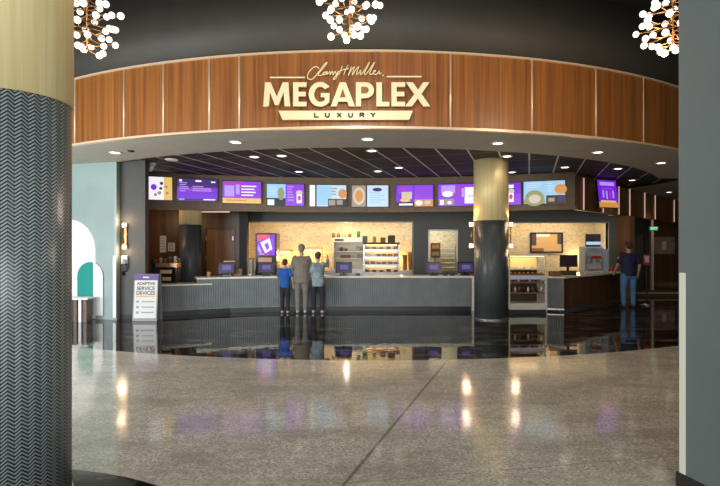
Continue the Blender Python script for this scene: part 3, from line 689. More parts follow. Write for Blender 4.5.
# ------------------------------------------------------------------ back of house walls
YW = 16.3
mb = MB()
ox0, ox1, oz = (248.5-360)*YW/500, (412.5-360)*YW/500, EYE+(HY-222.3)*YW/500
wx0, wx1, wz0, wz1 = (429-360)*YW/500, (457-360)*YW/500, EYE+(HY-271)*YW/500, EYE+(HY-230.5)*YW/500
rx0, rx1, rz_ = (503-360)*YW/500, (608-360)*YW/500, EYE+(HY-223)*YW/500
Z9 = ZC
mb.b2(-4.0, ox0, YW, YW+0.15, 0, Z9)
mb.b2(ox0, ox1, YW, YW+0.15, oz, Z9)
mb.b2(ox1, wx0, YW, YW+0.15, 0, Z9)
mb.b2(wx0, wx1, YW, YW+0.15, 0, wz0); mb.b2(wx0, wx1, YW, YW+0.15, wz1, Z9)
mb.b2(wx1, rx0, YW, YW+0.15, 0, Z9); mb.b2(rx0, rx1, YW, YW+0.15, rz_, Z9); mb.b2(rx1, 8.35, YW, YW+0.15, 0, 2.70)
struct(mb.build('wall_service', M_char2))
struct(MB().b2(ox0-0.03, ox0, YW-0.02, YW+0.16, 0, oz+0.03).b2(ox1, ox1+0.03, YW-0.02, YW+0.16, 0, oz+0.03).b2(ox0, ox1, YW-0.02, YW+0.16, oz, oz+0.03).b2(rx1, rx1+0.03, YW-0.02, YW+0.16, 0, rz_+0.03).b2(rx0, rx1, YW-0.02, YW+0.16, rz_, rz_+0.03).build('trim_4', M_soffit))
wf = MB(); wf.b2(wx0-0.03, wx0+0.02, YW-0.03, YW, wz0, wz1).b2(wx1-0.02, wx1+0.03, YW-0.03, YW, wz0, wz1).b2(wx0-0.03, wx1+0.03, YW-0.03, YW, wz1-0.02, wz1+0.03); struct(wf.build('window_1', M_steel))
struct(MB().b2(-4.2, 8.45, 17.75, 17.85, 0, 3.3).build('wall_kitchen', M_tile))
struct(MB().b2(-4.2, 8.45, YW+0.15, 17.85, 3.2, 3.3).build('ceiling_kitchen', M_white))
struct(MB().b2(-4.2, -4.1, YW+0.15, 17.8, 0, 3.2).build('wall_kitchen', M_tile)); struct(MB().b2(8.35, 8.45, YW+0.15, 17.8, 0, 3.2).build('wall_kitchen', M_tile))
# left: dark wood wall with a door, dark post
YL = 15.6
dx0, dx1, dz = (205.8-360)*YL/500, (234-360)*YL/500, 2.24
mb = MB(); mb.b2(-8.5, dx0, YL, YL+0.1, 0, ZC).b2(dx0, dx1, YL, YL+0.1, dz, ZC).b2(dx1, -3.7, YL, YL+0.1, 0, ZC); struct(mb.build('wall_bar', M_dwood))
dd = struct(MB().b2(dx0+0.01, dx1-0.01, YL+0.02, YL+0.07, 0.01, dz-0.01).build('door_1', M_mwood))
MB().b2(dx0-0.04, dx0, YL-0.02, YL+0.1, 0, dz+0.04).b2(dx1, dx1+0.04, YL-0.02, YL+0.1, 0, dz+0.04).b2(dx0, dx1, YL-0.02, YL+0.1, dz, dz+0.04).build('door_frame', M_dwood, dd)
for z in (0.5, 1.35, 1.95): MB().b2(dx0-0.005, dx0+0.025, YL-0.012, YL+0.02, z-0.06, z+0.06).build('hinge', M_steel, dd)
MB().b2(dx1-0.05, dx1-0.02, YL-0.012, YL+0.02, 1.89, 2.01).build('strike_plate', M_steel, dd)
struct(MB().b2((240-360)*15.4/500, (247.5-360)*15.4/500, 15.3, 15.6, 0, ZC).build('wall_post', M_black))
tag(MB().b2(-4.75, -3.72, 14.2, 14.3, 2.665, 2.695).build('light_strip', M_strip), 'thin pale light strip under the screen bulkhead at left', 'light strip')

# ------------------------------------------------------------------ counters
def fluted(path, z0, z1, name, m, parent, pitch=0.055):
    mb = MB(); pts = [Vector((x, y, 0)) for x, y in path]; prev = None
    for a, b in zip(pts, pts[1:]):
        d = b-a; L = d.length; u = d.normalized(); nn = Vector((u.y, -u.x, 0)); n = max(1, int(L/pitch))
        for k in range(n):
            for f, o in ((0, 0), (0.2, 0.014), (0.75, 0.014), (0.95, 0)):
                p = a+u*(L*(k+f)/n)+nn*o; v0 = mb.bm.verts.new((p.x, p.y, z0)); v1 = mb.bm.verts.new((p.x, p.y, z1))
                if prev: mb.bm.faces.new((prev[0], v0, v1, prev[1]))
                prev = (v0, v1)
    return mb.build(name, m, parent, fixn=False)
def offs(path, d, drop=0):
    out = []
    for i, (x, y) in enumerate(path):
        a = Vector(path[max(i-1, 0)]); b = Vector(path[min(i+1, len(path)-1)]); u = (b-a).normalized(); out.append((x+u.y*d, y-u.x*d))
    return out
def strip(path, d0, d1, z0, z1, name, m, parent):
    A, B = offs(path, d0), offs(path, d1); mb = MB(); L = []
    for (a, b), (c_, d) in zip(A, B): L.append([mb.bm.verts.new(v) for v in ((a, b, z0), (a, b, z1), (c_, d, z1), (c_, d, z0))])
    for p, q in zip(L, L[1:]):
        for i in range(4): mb.bm.faces.new((p[i], q[i], q[(i+1) % 4], p[(i+1) % 4]))
    mb.bm.faces.new(L[0]); mb.bm.faces.new(L[-1][::-1]); return mb.build(name, m, parent)
main = thing('service_counter', 'long grey fluted concession counter with pale worktop left of the central column', 'counter')
PA = [(-5.9, 11.88), (-4.92, 11.97), (-4.0, 12.42)]; PB = [(-4.05, 12.40), (-3.3, 12.72), (-2.5, 12.93), (-1.5, 13.04), (0, 13.12), (1.5, 13.12), (2.93, 13.10)]
for P_, zt in ((PA, 0.73), (PB, 0.87)):
    strip(P_, -0.62, -0.012, 0.12, zt, 'cabinet_body', M_char, main); fluted(P_, 0.12, zt, 'fluted_front', M_flute, main)
    strip(P_, -0.55, -0.05, 0, 0.12, 'toe_kick', M_kick, main); strip(P_, 0.0, 0.016, 0.12, 0.15, 'base_rail', M_flute, main)
strip([(-5.9, 11.88), (-4.92, 11.97), (-4.0, 12.42), (-3.72, 12.55)], -0.66, 0.05, 0.73, 0.765, 'low_worktop', M_top, main)
strip(PB, -0.70, 0.03, 0.87, 0.915, 'worktop', M_top, main)
MB().b2(2.93, 2.985, 13.08, 13.8, 0.0, 0.915).build('end_panel', M_top, main)
right = thing('service_counter', 'angled counter with dark wood front and short grey fluted end, right of the display case', 'counter')
PR1 = [(4.86, 12.98), (5.25, 12.86)]; PR2 = [(5.25, 12.86), (8.15, 15.5)]
strip(PR1, -0.5, -0.012, 0.08, 0.87, 'cabinet_body', M_char, right); fluted(PR1, 0.08, 0.87, 'fluted_front', M_flute, right)
strip(PR2, -0.62, 0, 0.08, 0.87, 'wood_front', M_dwood, right); strip(PR2, -0.55, -0.04, 0, 0.08, 'toe_kick', M_steel, right)
strip([(4.80, 13.0), (5.25, 12.85), (8.17, 15.5)], -0.66, 0.03, 0.87, 0.91, 'worktop', M_top, right)
MB().b2(4.80, 4.86, 12.97, 13.5, 0, 0.87).build('end_panel', M_white, right); strip(PR1, 0.0, 0.016, 0.05, 0.09, 'base_rail', M_steel, right)

# pastry display case
cs = thing('display_case', 'tall lit glass display case of snacks between central column and right counter', 'display case', ((527.5-360)*12.55/500, 12.55, 0))
wd2 = 0.465
MB().b2(-wd2, wd2, 0, 0.6, 0.0, 0.10).build('base', M_kick, cs)
MB().b2(-wd2, wd2, 0, 0.6, 0.10, 0.26, bev=0.006).build('lower_panel', M_top, cs)
for x in (-wd2+0.015, wd2-0.015):
    for y in (0.015, 0.585): MB().b2(x-0.015, x+0.015, y-0.015, y+0.015, 0.26, 1.45).build('post', M_guard, cs)
MB().b2(-wd2, wd2, 0, 0.6, 1.45, 1.50).build('top_panel', M_guard, cs)
MB().b2(-wd2+0.03, wd2-0.03, 0.56, 0.58, 0.26, 1.45).build('back_panel', M_signdk, cs)
for z in (0.52, 0.78, 0.98, 1.12): MB().b2(-wd2+0.03, wd2-0.03, 0.03, 0.56, z-0.012, z+0.012).b2(-wd2+0.03, wd2-0.03, 0.01, 0.03, z-0.02, z+0.02).build('shelf', M_guard if z > 1.1 else M_brown, cs)
MB().b2(-wd2+0.03, wd2-0.03, 0.008, 0.012, 0.86, 0.96).build('price_rail', mat('pale_blue_white_rail', (0.62, 0.66, 0.80), 0.35), cs)
MB().b2(-wd2+0.03, wd2-0.03, 0.004, 0.007, 1.14, 1.45).build('front_glass', M_glass, cs)
MB().b2(-wd2+0.04, wd2-0.04, 0.04, 0.10, 1.43, 1.448).build('lamp_tube', mat('case_lamp_tube', (1, .8, .5), 0.4, emit=2.0, ecol=(1, 0.75, 0.45)), cs)
area('case_light', (cs.location.x, 12.9, 1.40), (cs.location.x, 12.9, 0), 0.8, 0.3, 3, (1.0, 0.75, 0.42))
MB().b2(-wd2+0.05, wd2-0.05, 0.50, 0.555, 1.14, 1.42).build('lit_back', mat('amber_back_panel', (0.75, 0.5, 0.2), 0.5), cs)
rnd = random.Random(5)
def items(z, n, kinds, lab, dy=0.12, hmin=0.06, hmax=0.12):
    for k in range(n):
        x = cs.location.x-wd2+0.08+(2*wd2-0.16)*k/(n-1); r = 0.030; hh = rnd.uniform(hmin, hmax); nm, m, shape = kinds[k % len(kinds)]
        mb = MB()
        if shape == 'bun': mb.sph((0, 0, 0.028), 0.036, (1, 1, 0.75))
        elif shape == 'box': mb.b2(-r, r, -0.02, 0.02, 0, hh, bev=0.004)
        else: mb.lathe((0, 0, 0), [(r*0.7, 0), (r, hh*0.7), (r*0.5, hh*0.85), (r*0.45, hh)], 12)
        o = mb.build(nm, m, loc=(x, 12.55+dy, z)); tag(o, lab % (('towards the left end', 'in the left half', 'in the right half', 'towards the right end')[min(3, 4*k//n)]), nm.replace('_', ' '), group='snacks in the display case, shelf at %d cm' % round(z*100))
items(0.992, 8, [('pastry', M_food, 'bun')], 'golden round pastry on the upper middle shelf of the display case, %s')
items(0.792, 9, [('snack_pack', M_blueglow, 'box'), ('snack_pack', M_brown, 'box'), ('snack_pack', M_paper, 'box')], 'small wrapped snack pack on the middle shelf of the display case, %s')
items(0.532, 8, [('drink_bottle', M_blackg, 'bot'), ('drink_bottle', M_clear, 'bot'), ('drink_bottle', M_brown, 'bot')], 'small bottle on the lower shelf of the display case, %s', hmin=0.13, hmax=0.18)
items(1.132, 5, [('pastry', M_food, 'bun')], 'golden pastry behind the top glass of the display case, %s', dy=0.25)

# ------------------------------------------------------------------ terminals and counter things
def by(px, path, back):
    """point on the worktop behind a front path at a picture column"""
    P_ = offs(path, -back)
    for (a, b), (c_, d) in zip(P_, P_[1:]):
        n = 60
        for k in range(n):
            x = a+(c_-a)*k/n; y = b+(d-b)*k/n
            if HX+x/y*FO >= px: return x, y
    return P_[-1]
M_posd = emi('terminal_screen_indigo', (0.03, 0.022, 0.10), 0.7); M_posl = emi('terminal_screen_lilac', (0.12, 0.10, 0.28), 0.7)
def pos_terminal(label, x, y, z, rz=0.0, src=[None]):
    if src[0] is None:
        t = thing('point_of_sale_terminal', label, 'cash register', (x, y, z), rz, 'point of sale terminals'); src[0] = t
        MB().b2(-0.11, 0.11, -0.02, 0.20, 0, 0.05, bev=0.008).build('base', M_blackg, t)
        MB().b2(-0.03, 0.03, 0.06, 0.10, 0.05, 0.18).build('stand', M_blackg, t)
        T_ = Matrix.Translation((0, 0.02, 0.215)) @ Matrix.Rotation(-0.2, 4, 'X')
        c = MB(); c.box(None, (0.44, 0.04, 0.30), M=T_, bev=0.008); ca = c.build('monitor', M_blackg, t)
        d = MB(); T2 = T_ @ Matrix.Translation((0, -0.0215, 0)); d.box(None, (0.38, 0.002, 0.235), M_posd, M=T2)
        d.box(None, (0.22, 0.002, 0.12), M_posl, M=T2 @ Matrix.Translation((0.01, -0.0015, 0.01))); d.build('display', parent=ca)
        return t
    return dup(src[0], (x, y, z), rz, label)
for px, lab in ((226, 'black terminal with purple screen, leftmost on the long counter'), (266, 'black terminal with purple screen under the drink machine display'), (343, 'black terminal with purple screen right of the customers'), (433, 'black terminal with purple screen in front of the pass-through window'), (465, 'black terminal with purple screen nearest the central column')):
    x, y = by(px, PB, 0.22); pos_terminal(lab, x, y, 0.915)
x, y = by(226, PB, 0.16)
s_ = thing('counter_sign', 'small beige card sign above the leftmost terminal', 'sign', (x+0.0, y+0.28, 0.915))
MB().b2(-0.006, 0.006, 0, 0.012, 0, 0.30).build('stem', M_steel, s_); mb = MB().b2(-0.15, 0.15, -0.005, 0.005, 0.29, 0.40, M_kraft); mb.b2(-0.12, 0.12, -0.007, -0.005, 0.345, 0.365, M_ink); mb.build('card', parent=s_)
# cups, canisters
def cupobj(name, lab, x, y, z, r, h, m, cat_, group=None, lid=None):
    t = thing(name, lab, cat_, (x, y, z), 0, group); MB().lathe((0, 0, 0), [(r*0.75, 0), (r, h*0.94), (r*1.05, h*0.95), (r*1.05, h)], 16).build('cup_body', m, t)
    MB().lathe((0, 0, h), [(r*1.07, 0), (r*1.07, 0.012), (r*0.8, 0.02)], 16).build('lid', lid or M_blackg, t); return t
x, y = by(209, PB, 0.2); cupobj('canister', 'small pale canister near the left end of the tall counter', x, y, 0.915, 0.055, 0.13, M_kraft, 'canister')
x, y = by(238, PB, 0.35); tag(MB().b2(-0.10, 0.10, -0.07, 0.07, 0, 0.20, bev=0.01).build('napkin_box', M_brown, loc=(x, y, 0.915)), 'brown box right of the leftmost terminal', 'box')
x, y = by(250.5, PB, 0.45); ur = thing('drink_urn', 'slim silver urn on the counter left of the drink machine', 'urn', (x, y, 0.915)); MB().lathe((0, 0, 0), [(0.11, 0), (0.11, 0.05), (0.095, 0.06), (0.095, 0.42), (0.08, 0.45), (0.02, 0.47)], 20).build('urn_body', M_steel, ur); MB().cyl((0, -0.09, 0.1), (0, -0.14, 0.09), 0.012).build('tap', M_blackg, ur)
for px, lab in ((357, 'small black card reader right of the third terminal'), (445, 'black keypad between the two right terminals'), (452, 'black receipt printer left of the last terminal')):
    x, y = by(px, PB, 0.2); k = thing('card_reader', lab, 'card reader', (x, y, 0.915)); MB().b2(-0.06, 0.06, -0.05, 0.06, 0, 0.06, bev=0.008).build('reader_body', M_blackg, k); MB().b2(-0.04, 0.04, -0.053, -0.049, 0.015, 0.04).build('display', EC['d'], k)
x, y = by(458.5, PB, 0.5); cupobj('canister', 'white canister beside the pass-through window end of the counter', x, y, 0.915, 0.05, 0.2, M_white, 'canister', lid=M_white)

# soda machine behind the counter
Ym = 14.15; p = W(266, 233, Ym)
dm_ = thing('drink_machine', 'tall black drink machine with red and purple picture display', 'drink machine', (p.x, Ym, 0))
MB().b2(-0.30, 0.30, 0, 0.6, 0, p.z, bev=0.015).build('cabinet', M_blackg, dm_)
mb = MB()
def dq(x0, x1, z0, z1, c, k): mb.quad([(x0, -0.004-0.001*k, z0), (x1, -0.004-0.001*k, z0), (x1, -0.004-0.001*k, z1), (x0, -0.004-0.001*k, z1)], EC[c])
dq(-0.25, 0.25, 1.44, 2.03, 'p', 0); dq(-0.25, 0.10, 1.85, 2.03, 'r', 1); dq(-0.12, 0.22, 1.55, 1.9, 'v', 2)
mb.quad([(-0.16, -0.008, 1.80), (-0.02, -0.008, 1.50), (0.18, -0.008, 1.62), (0.10, -0.008, 1.93)], EC['w']); mb.quad([(-0.05, -0.010, 1.74), (0.03, -0.010, 1.58), (0.10, -0.010, 1.66), (0.05, -0.010, 1.82)], EC['v'])
mb.quad([(-0.24, -0.006, 1.62), (-0.17, -0.006, 1.50), (-0.12, -0.006, 1.52), (-0.2, -0.006, 1.75)], EC['a'])
dq(-0.18, -0.05, 1.46, 1.50, 'o', 4); dq(0.02, 0.1, 1.46, 1.49, 'r', 4)
mb.build('display', parent=dm_, fixn=False)
MB().b2(-0.22, 0.16, -0.012, 0, 1.24, 1.38).build('flavour_panel', emi('warm_panel', (0.5, 0.22, 0.12), 0.8), dm_)
MB().b2(-0.20, 0.22, -0.010, 0, 1.02, 1.18).build('dispense_bay', EC['b'], dm_)
for x in (-0.1, 0.02, 0.13): MB().cyl((x, -0.03, 1.24), (x, -0.03, 1.18), 0.012).build('nozzle', M_steel, dm_)

# back counter and kitchen equipment
YB_ = 16.95
struct_bc = thing('back_counter', 'steel back counter below the tiled kitchen wall', 'counter', (-1.0, YB_, 0))
MB().b2(-2.9, 2.75, 0, 0.72, 0.86, 0.90).build('worktop', M_steel, struct_bc); MB().b2(-2.9, 2.75, 0.03, 0.72, 0, 0.86).build('cabinet_body', M_steel, struct_bc)
def KX(px, Y=16.98): return (px-HX)*Y/FO
def KZ(py, Y=16.98): return EYE+(HY-py)*Y/FO
M_popglow = mat('popcorn_lamp_lens', (1, 0.6, 0.2), 0.3, emit=6, ecol=(1, 0.55, 0.18))
def popcorn(label, px0, px1, pyt):
    x0, x1, z1 = KX(px0), KX(px1), KZ(pyt); t = thing('popcorn_warmer', label, 'popcorn machine', ((x0+x1)/2, 17.0, 0.90)); w_ = (x1-x0)/2; h = z1-0.90
    MB().b2(-w_, w_, 0, 0.5, 0, 0.12, bev=0.01).build('base', M_steel, t); MB().b2(-w_, w_, 0, 0.5, h-0.1, h, bev=0.01).build('canopy', M_brass, t)
    for x in (-w_+0.012, w_-0.012):
        for y in (0.012, 0.488): MB().b2(x-0.012, x+0.012, y-0.012, y+0.012, 0.12, h-0.1).build('post', M_brass, t)
    MB().b2(-w_+0.03, w_-0.03, 0.2, 0.24, h-0.13, h-0.10).build('lamp', M_popglow, t)
    mb = MB(); r_ = random.Random(3)
    for _ in range(90): mb.sph((r_.uniform(-w_+.05, w_-.05), r_.uniform(0.06, 0.44), 0.13+r_.uniform(0, 0.16)), r_.uniform(0.02, 0.035), seg=6)
    tag(mb.build('popcorn', M_corn, t), kind='stuff')
    MB().b2(-w_+0.02, w_-0.02, 0.004, 0.008, 0.12, h-0.1).build('front_glass', M_glass, t)
    d = bpy.data.lights.new('warmer_light', 'POINT'); d.energy = 16; d.color = (1, 0.55, 0.18); d.shadow_soft_size = 0.08; o = bpy.data.objects.new('warmer_light', d); link(o); o.parent = t; o.location = (0, 0.2, h-0.22)
popcorn('glowing popcorn warmer on the back counter behind the boy in blue', 276, 292, 249)
popcorn('glowing popcorn warmer on the back counter between man and child in hoodie', 305, 322, 247)
# white open shelf unit
x0, x1 = KX(332.5), KX(364.5); zt = KZ(237.5)
su = thing('shelf_unit', 'white open shelf unit with sign strip left of the heated rack', 'shelf', ((x0+x1)/2, 17.0, 0.90)); w_ = (x1-x0)/2; h = zt-0.90
for x in (-w_+0.025, w_-0.025): MB().b2(x-0.025, x+0.025, 0, 0.4, 0, h).build('side_panel', M_white, su)
MB().b2(-w_, w_, -0.005, 0.4, h-0.16, h).build('top_panel', M_white, su)
for z in (0.02, 0.38, 0.62): MB().b2(-w_+0.05, w_-0.05, 0.01, 0.4, z-0.012, z+0.012).build('shelf_board', M_white, su)
MB().b2(-w_+0.08, -w_+0.38, -0.010, -0.005, h-0.11, h-0.05).build('name_plate', M_ink, su)
MB().b2(-w_+0.05, w_-0.05, 0.38, 0.4, 0, h-0.16).build('back_panel', mat('warm_white_back', (0.85, 0.78, 0.62), 0.5), su)
for x, z, ww, hh, m, lab in ((-0.28, 0.632, 0.10, 0.14, M_ink, 'black box on the upper shelf of the white unit, left'), (-0.10, 0.632, 0.08, 0.10, M_ink, 'small black box on the upper shelf of the white unit, middle'), (0.38, 0.632, 0.12, 0.17, M_ink2, 'grey box on the upper shelf of the white unit, right'), (-0.12, 0.392, 0.34, 0.12, M_brown, 'wide brown box on the middle shelf of the white unit'), (0.38, 0.392, 0.12, 0.15, M_ink2, 'grey tin on the middle shelf of the white unit, right'), (-0.2, 0.032, 0.38, 0.16, M_kraft, 'brown carton on the bottom shelf of the white unit')):
    tag(MB().b2(-ww/2, ww/2, 0, 0.2, 0, hh, bev=0.006).build('storage_box', m, loc=((x0+x1)/2+x*0.9, 17.06, 0.90+z)), lab, 'box')
# heated rack
x0, x1 = KX(361), KX(401); zt = KZ(241)
hr = thing('heated_rack', 'steel heated rack with four glowing shelves of food', 'food warmer', ((x0+x1)/2+0.03, 16.55, 0.0)); hr.location.x = (381.5-360)*16.6/500
w_ = 0.60; base = 0.0
MB().b2(-w_, w_, 0, 0.36, 0.0, 0.80).build('base_cabinet', M_steel, hr)
levels = [0.82, 1.08, 1.34, 1.58, 1.80]
for i, z in enumerate(levels): MB().b2(-w_-0.01, w_+0.01, -0.02, 0.38, z-0.035, z+0.035, bev=0.006).build('shelf_bar', M_steel if i < 4 else mat('maroon_canopy', (0.12, 0.03, 0.03), 0.4), hr)
for x in (-w_+0.02, w_-0.02): MB().b2(x-0.02, x+0.02, 0.02, 0.36, 0.8, 1.8).build('side_post', M_steel, hr)
MB().b2(-w_+0.04, w_-0.04, 0.34, 0.36, 0.8, 1.78).build('back_panel', M_white, hr)
for i, z in enumerate(levels[:-1]):
    MB().b2(-w_+0.08, w_-0.08, 0.28, 0.31, levels[i+1]-0.05, levels[i+1]-0.036).build('heat_lamp', M_popglow, hr)
rnd = random.Random(9)
for i, (z, n, m) in enumerate(((0.855, 5, M_brown), (1.115, 6, M_kraft), (1.375, 6, M_food), (1.615, 5, M_kraft))):
    for k in range(n):
        if i == 2 and k < 2: continue
        x = hr.location.x-0.48+0.96*k/(n-1)
        tag(MB().b2(-0.065, 0.065, -0.06, 0.06, 0, rnd.uniform(0.06, 0.10), bev=0.01).build('food_carton', m, loc=(x, 16.68, z)), '%s food carton %s on the %s heated shelf' % ({M_brown: 'brown', M_kraft: 'kraft', M_food: 'golden'}[m], ('at the left end', 'left of middle', 'in the middle', 'right of middle', 'near the right', 'at the right end')[k], ('lowest', 'second lowest', 'third', 'top')[i]), 'food carton', group='food cartons in the heated rack')
# things along the top of shelf unit and rack
zs = KZ(237.5)
for k, (px, ww, hh, m, lab) in enumerate(((333.5, 0.12, 0.17, M_brown, 'brown jar leftmost on top of the white shelf unit'), (338.5, 0.12, 0.15, M_brown, 'brown jar second from left on the white shelf unit'), (344, 0.14, 0.14, M_kraft, 'tan tub on top of the white shelf unit'), (349.5, 0.13, 0.14, M_brown, 'brown tub right of the tan tub on the white shelf unit'), (358.5, 0.12, 0.23, M_green, 'dark green tin, left one of two'), (365, 0.17, 0.22, M_green, 'wide dark green tin, right one of two'))):
    if px < 364: tag(MB().lathe((0, 0, 0), [(ww/2*0.9, 0), (ww/2, 0.02), (ww/2, hh*0.8), (ww/2*0.7, hh*0.9), (ww/2*0.7, hh)], 14).build('storage_jar', m, loc=((px-360)*17.1/500, 17.14, zs)), lab, 'jar')
    else: tag(MB().b2(-ww/2, ww/2, -0.08, 0.08, 0, hh, bev=0.01).build('storage_tin', m, loc=((px-360)*16.7/500, 16.75, 1.835)), lab, 'tin')
for px, ww, hh, m, lab in ((374.5, 0.11, 0.21, M_orange, 'orange carton on the heated rack roof'), (383, 0.17, 0.17, M_brown, 'brown carton on the heated rack roof'), (391.5, 0.24, 0.24, M_signdk, 'dark patterned box at the right of the heated rack roof')):
    tag(MB().b2(-ww/2, ww/2, -0.08, 0.08, 0, hh, bev=0.01).build('carton', m, loc=((px-360)*16.7/500, 16.75, 1.835)), lab, 'carton')
# orange cup stack beside the rack
for k, px in enumerate((405, 410.5)):
    cupobj('cup_stack', 'tall stack of orange paper tubs %s on the back counter' % ('next to the heated rack' if k == 0 else 'at the kitchen opening edge'), KX(px), 17.05, 0.90, 0.085, 0.5+0.1*k, M_orange, 'cup stack', 'stacks of orange tubs')
# rack seen through the pass-through window
pr = thing('wire_rack', 'steel rack of pale trays seen through the pass-through window', 'rack', ((wx0+wx1)/2+0.15, 17.2, 0))
for z in (0.98, 1.14, 1.30, 1.46, 1.62): MB().b2(-0.48, 0.42, 0, 0.4, z-0.02, z+0.02).build('tray', M_guard, pr)
for x in (-0.48, 0.42): MB().b2(x-0.015, x+0.015, 0, 0.03, 0, 1.75).build('post', M_steel, pr)
area('pass_light', ((wx0+wx1)/2, 16.9, 3.1), ((wx0+wx1)/2, 17.3, 1.2), 0.8, 0.4, 34, (0.93, 1.0, 0.86))
tag(MB().b2(-0.16, 0.16, 0, 0.15, 0, 0.5, M_brown).b2(-0.12, 0.12, -0.006, 0, 0.30, 0.44, M_food).b2(-0.12, 0.12, -0.006, 0, 0.07, 0.2, M_kraft).b2(-0.015, 0.015, 0.15, 0.18, -1.32, 0.3, M_signdk).build('menu_board', loc=((438-360)*16.5/500, 17.0, 1.32)), 'brown framed board with two golden pictures inside the pass-through window', 'board')

# right kitchen bay
fp = thing('framed_picture', 'black framed tan picture on the tiled wall of the right bay', 'picture', (KX(546.5, 17.7), 17.72, 1.84)); 
MB().b2(-0.58, 0.58, -0.04, 0, -0.36, -0.31).b2(-0.58, 0.58, -0.04, 0, 0.31, 0.36).b2(-0.58, -0.53, -0.04, 0, -0.31, 0.31).b2(0.53, 0.58, -0.04, 0, -0.31, 0.31).build('frame', M_blackg, fp)
MB().b2(-0.53, 0.53, -0.02, 0, -0.31, 0.31, M_kraft).b2(-0.53, -0.36, -0.024, -0.02, -0.1, 0.31, M_ink).b2(0.38, 0.53, -0.024, -0.02, -0.05, 0.31, M_ink).b2(-0.53, -0.1, -0.026, -0.02, -0.31, -0.2, M_brown).b2(-0.36, 0.12, -0.03, -0.02, 0.20, 0.31, M_paper).build('print', parent=fp)
tv = screen('wall_monitor', 'dark blue wall monitor above the drinks cooler', 'monitor', (KX(595.5, 17.2), 17.35, EYE+(HY-240.5)*17.3/500), 0, 0.5, 0.42, [(0, 1, .15, .4, 'b')], 'k'); MB().b2(-0.03, 0.03, 0.05, 0.40, -0.03, 0.03).build('wall_bracket', M_blackg, tv)
tag(MB().b2(-0.09, 0.09, -0.02, 0.05, -0.13, 0.13, bev=0.01).build('wall_dispenser', M_blackg, loc=(KX(606, 17.5), 17.69, 1.80)), 'small black dispenser on the tiles right of the wall monitor', 'dispenser')
x, y = by(594.5, PR2, 0.35); x -= 0.03; co = thing('drinks_cooler', 'white countertop cooler with glass door and red label on the right counter', 'cooler', (x, y, 0.91), 0.0)
MB().b2(-0.27, 0.27, 0.04, 0.42, 0, 0.10).b2(-0.27, 0.27, 0.04, 0.42, 0.70, 0.78).b2(-0.27, -0.23, 0.04, 0.42, 0.1, 0.7).b2(0.23, 0.27, 0.04, 0.42, 0.1, 0.7).b2(-0.23, 0.23, 0.38, 0.42, 0.1, 0.7).build('cabinet', M_white, co)
dr = MB().b2(-0.27, 0.27, 0, 0.04, 0.66, 0.74).b2(-0.27, 0.27, 0, 0.04, 0.06, 0.10).b2(-0.27, -0.22, 0, 0.04, 0.10, 0.66).b2(0.22, 0.27, 0, 0.04, 0.10, 0.66).build('door', M_steel, co)
MB().b2(-0.22, 0.22, 0.015, 0.02, 0.10, 0.66).build('door_glass', M_glass, dr); MB().b2(-0.08, 0.2, 0.006, 0.014, 0.42, 0.50).build('red_label', M_red, dr)
for z in (0.3, 0.5): MB().b2(-0.23, 0.23, 0.06, 0.38, z-0.006, z+0.006).build('shelf', M_steel, co)
for k in range(5): tag(MB().lathe((0, 0, 0), [(0.035, 0), (0.035, 0.1), (0.014, 0.14), (0.014, 0.17)], 12).build('drink_bottle', (M_teal, M_clear, M_green, M_clear, M_teal)[k], loc=(x-0.17+0.085*k, y+0.2, 0.91+0.306)), '%s drink bottle %s on the shelf inside the cooler' % (('teal', 'clear', 'green', 'clear', 'teal')[k], ('at the left', 'left of middle', 'in the middle', 'right of middle', 'at the right')[k]), 'bottle', group='bottles inside the cooler')
tag(MB().b2(x+0.29, x+0.50, y+0.15, y+0.40, 0.91, 1.62, bev=0.01).build('ice_machine', M_steel), 'tall plain steel machine right of the white cooler', 'machine')
x, y = by(568, PR2, 0.30); mo = thing('counter_monitor', 'wide black monitor on the right counter', 'monitor', (x, y, 0.91), 0.1)
MB().b2(-0.25, 0.25, 0, 0.04, 0.22, 0.55, bev=0.006).build('screen_panel', mat('dark_brown_screen', (0.03, 0.012, 0.01), 0.3), mo); MB().b2(-0.03, 0.03, 0.04, 0.08, 0.05, 0.35).build('stand', M_blackg, mo); MB().b2(-0.2, 0.2, -0.06, 0.16, 0, 0.12, bev=0.02).build('base', M_signdk, mo)
x, y = by(556, PR2, 0.30); tag(MB().b2(-0.16, 0.1, -0.12, 0.12, 0, 0.13, bev=0.02).build('card_tray', M_brown, loc=(5.15, 13.15, 0.91)), 'low brown tray at the near end of the right counter', 'tray')
x, y = by(612, PR2, 0.25); cupobj('paper_cup', 'red paper cup on the far end of the right counter', x, y, 0.91, 0.05, 0.13, M_red, 'cup', 'red cups on the right counter', lid=M_red); cupobj('paper_cup', 'smaller red cup beside the red paper cup', x-0.13, y+0.02, 0.91, 0.04, 0.10, M_red, 'cup', 'red cups on the right counter', lid=M_white)
x, y = by(583, PR2, 0.15); cupobj('paper_cup', 'cream paper cup left of the drinks cooler', x-0.05, y, 0.91, 0.045, 0.12, M_guard, 'cup', lid=M_white)

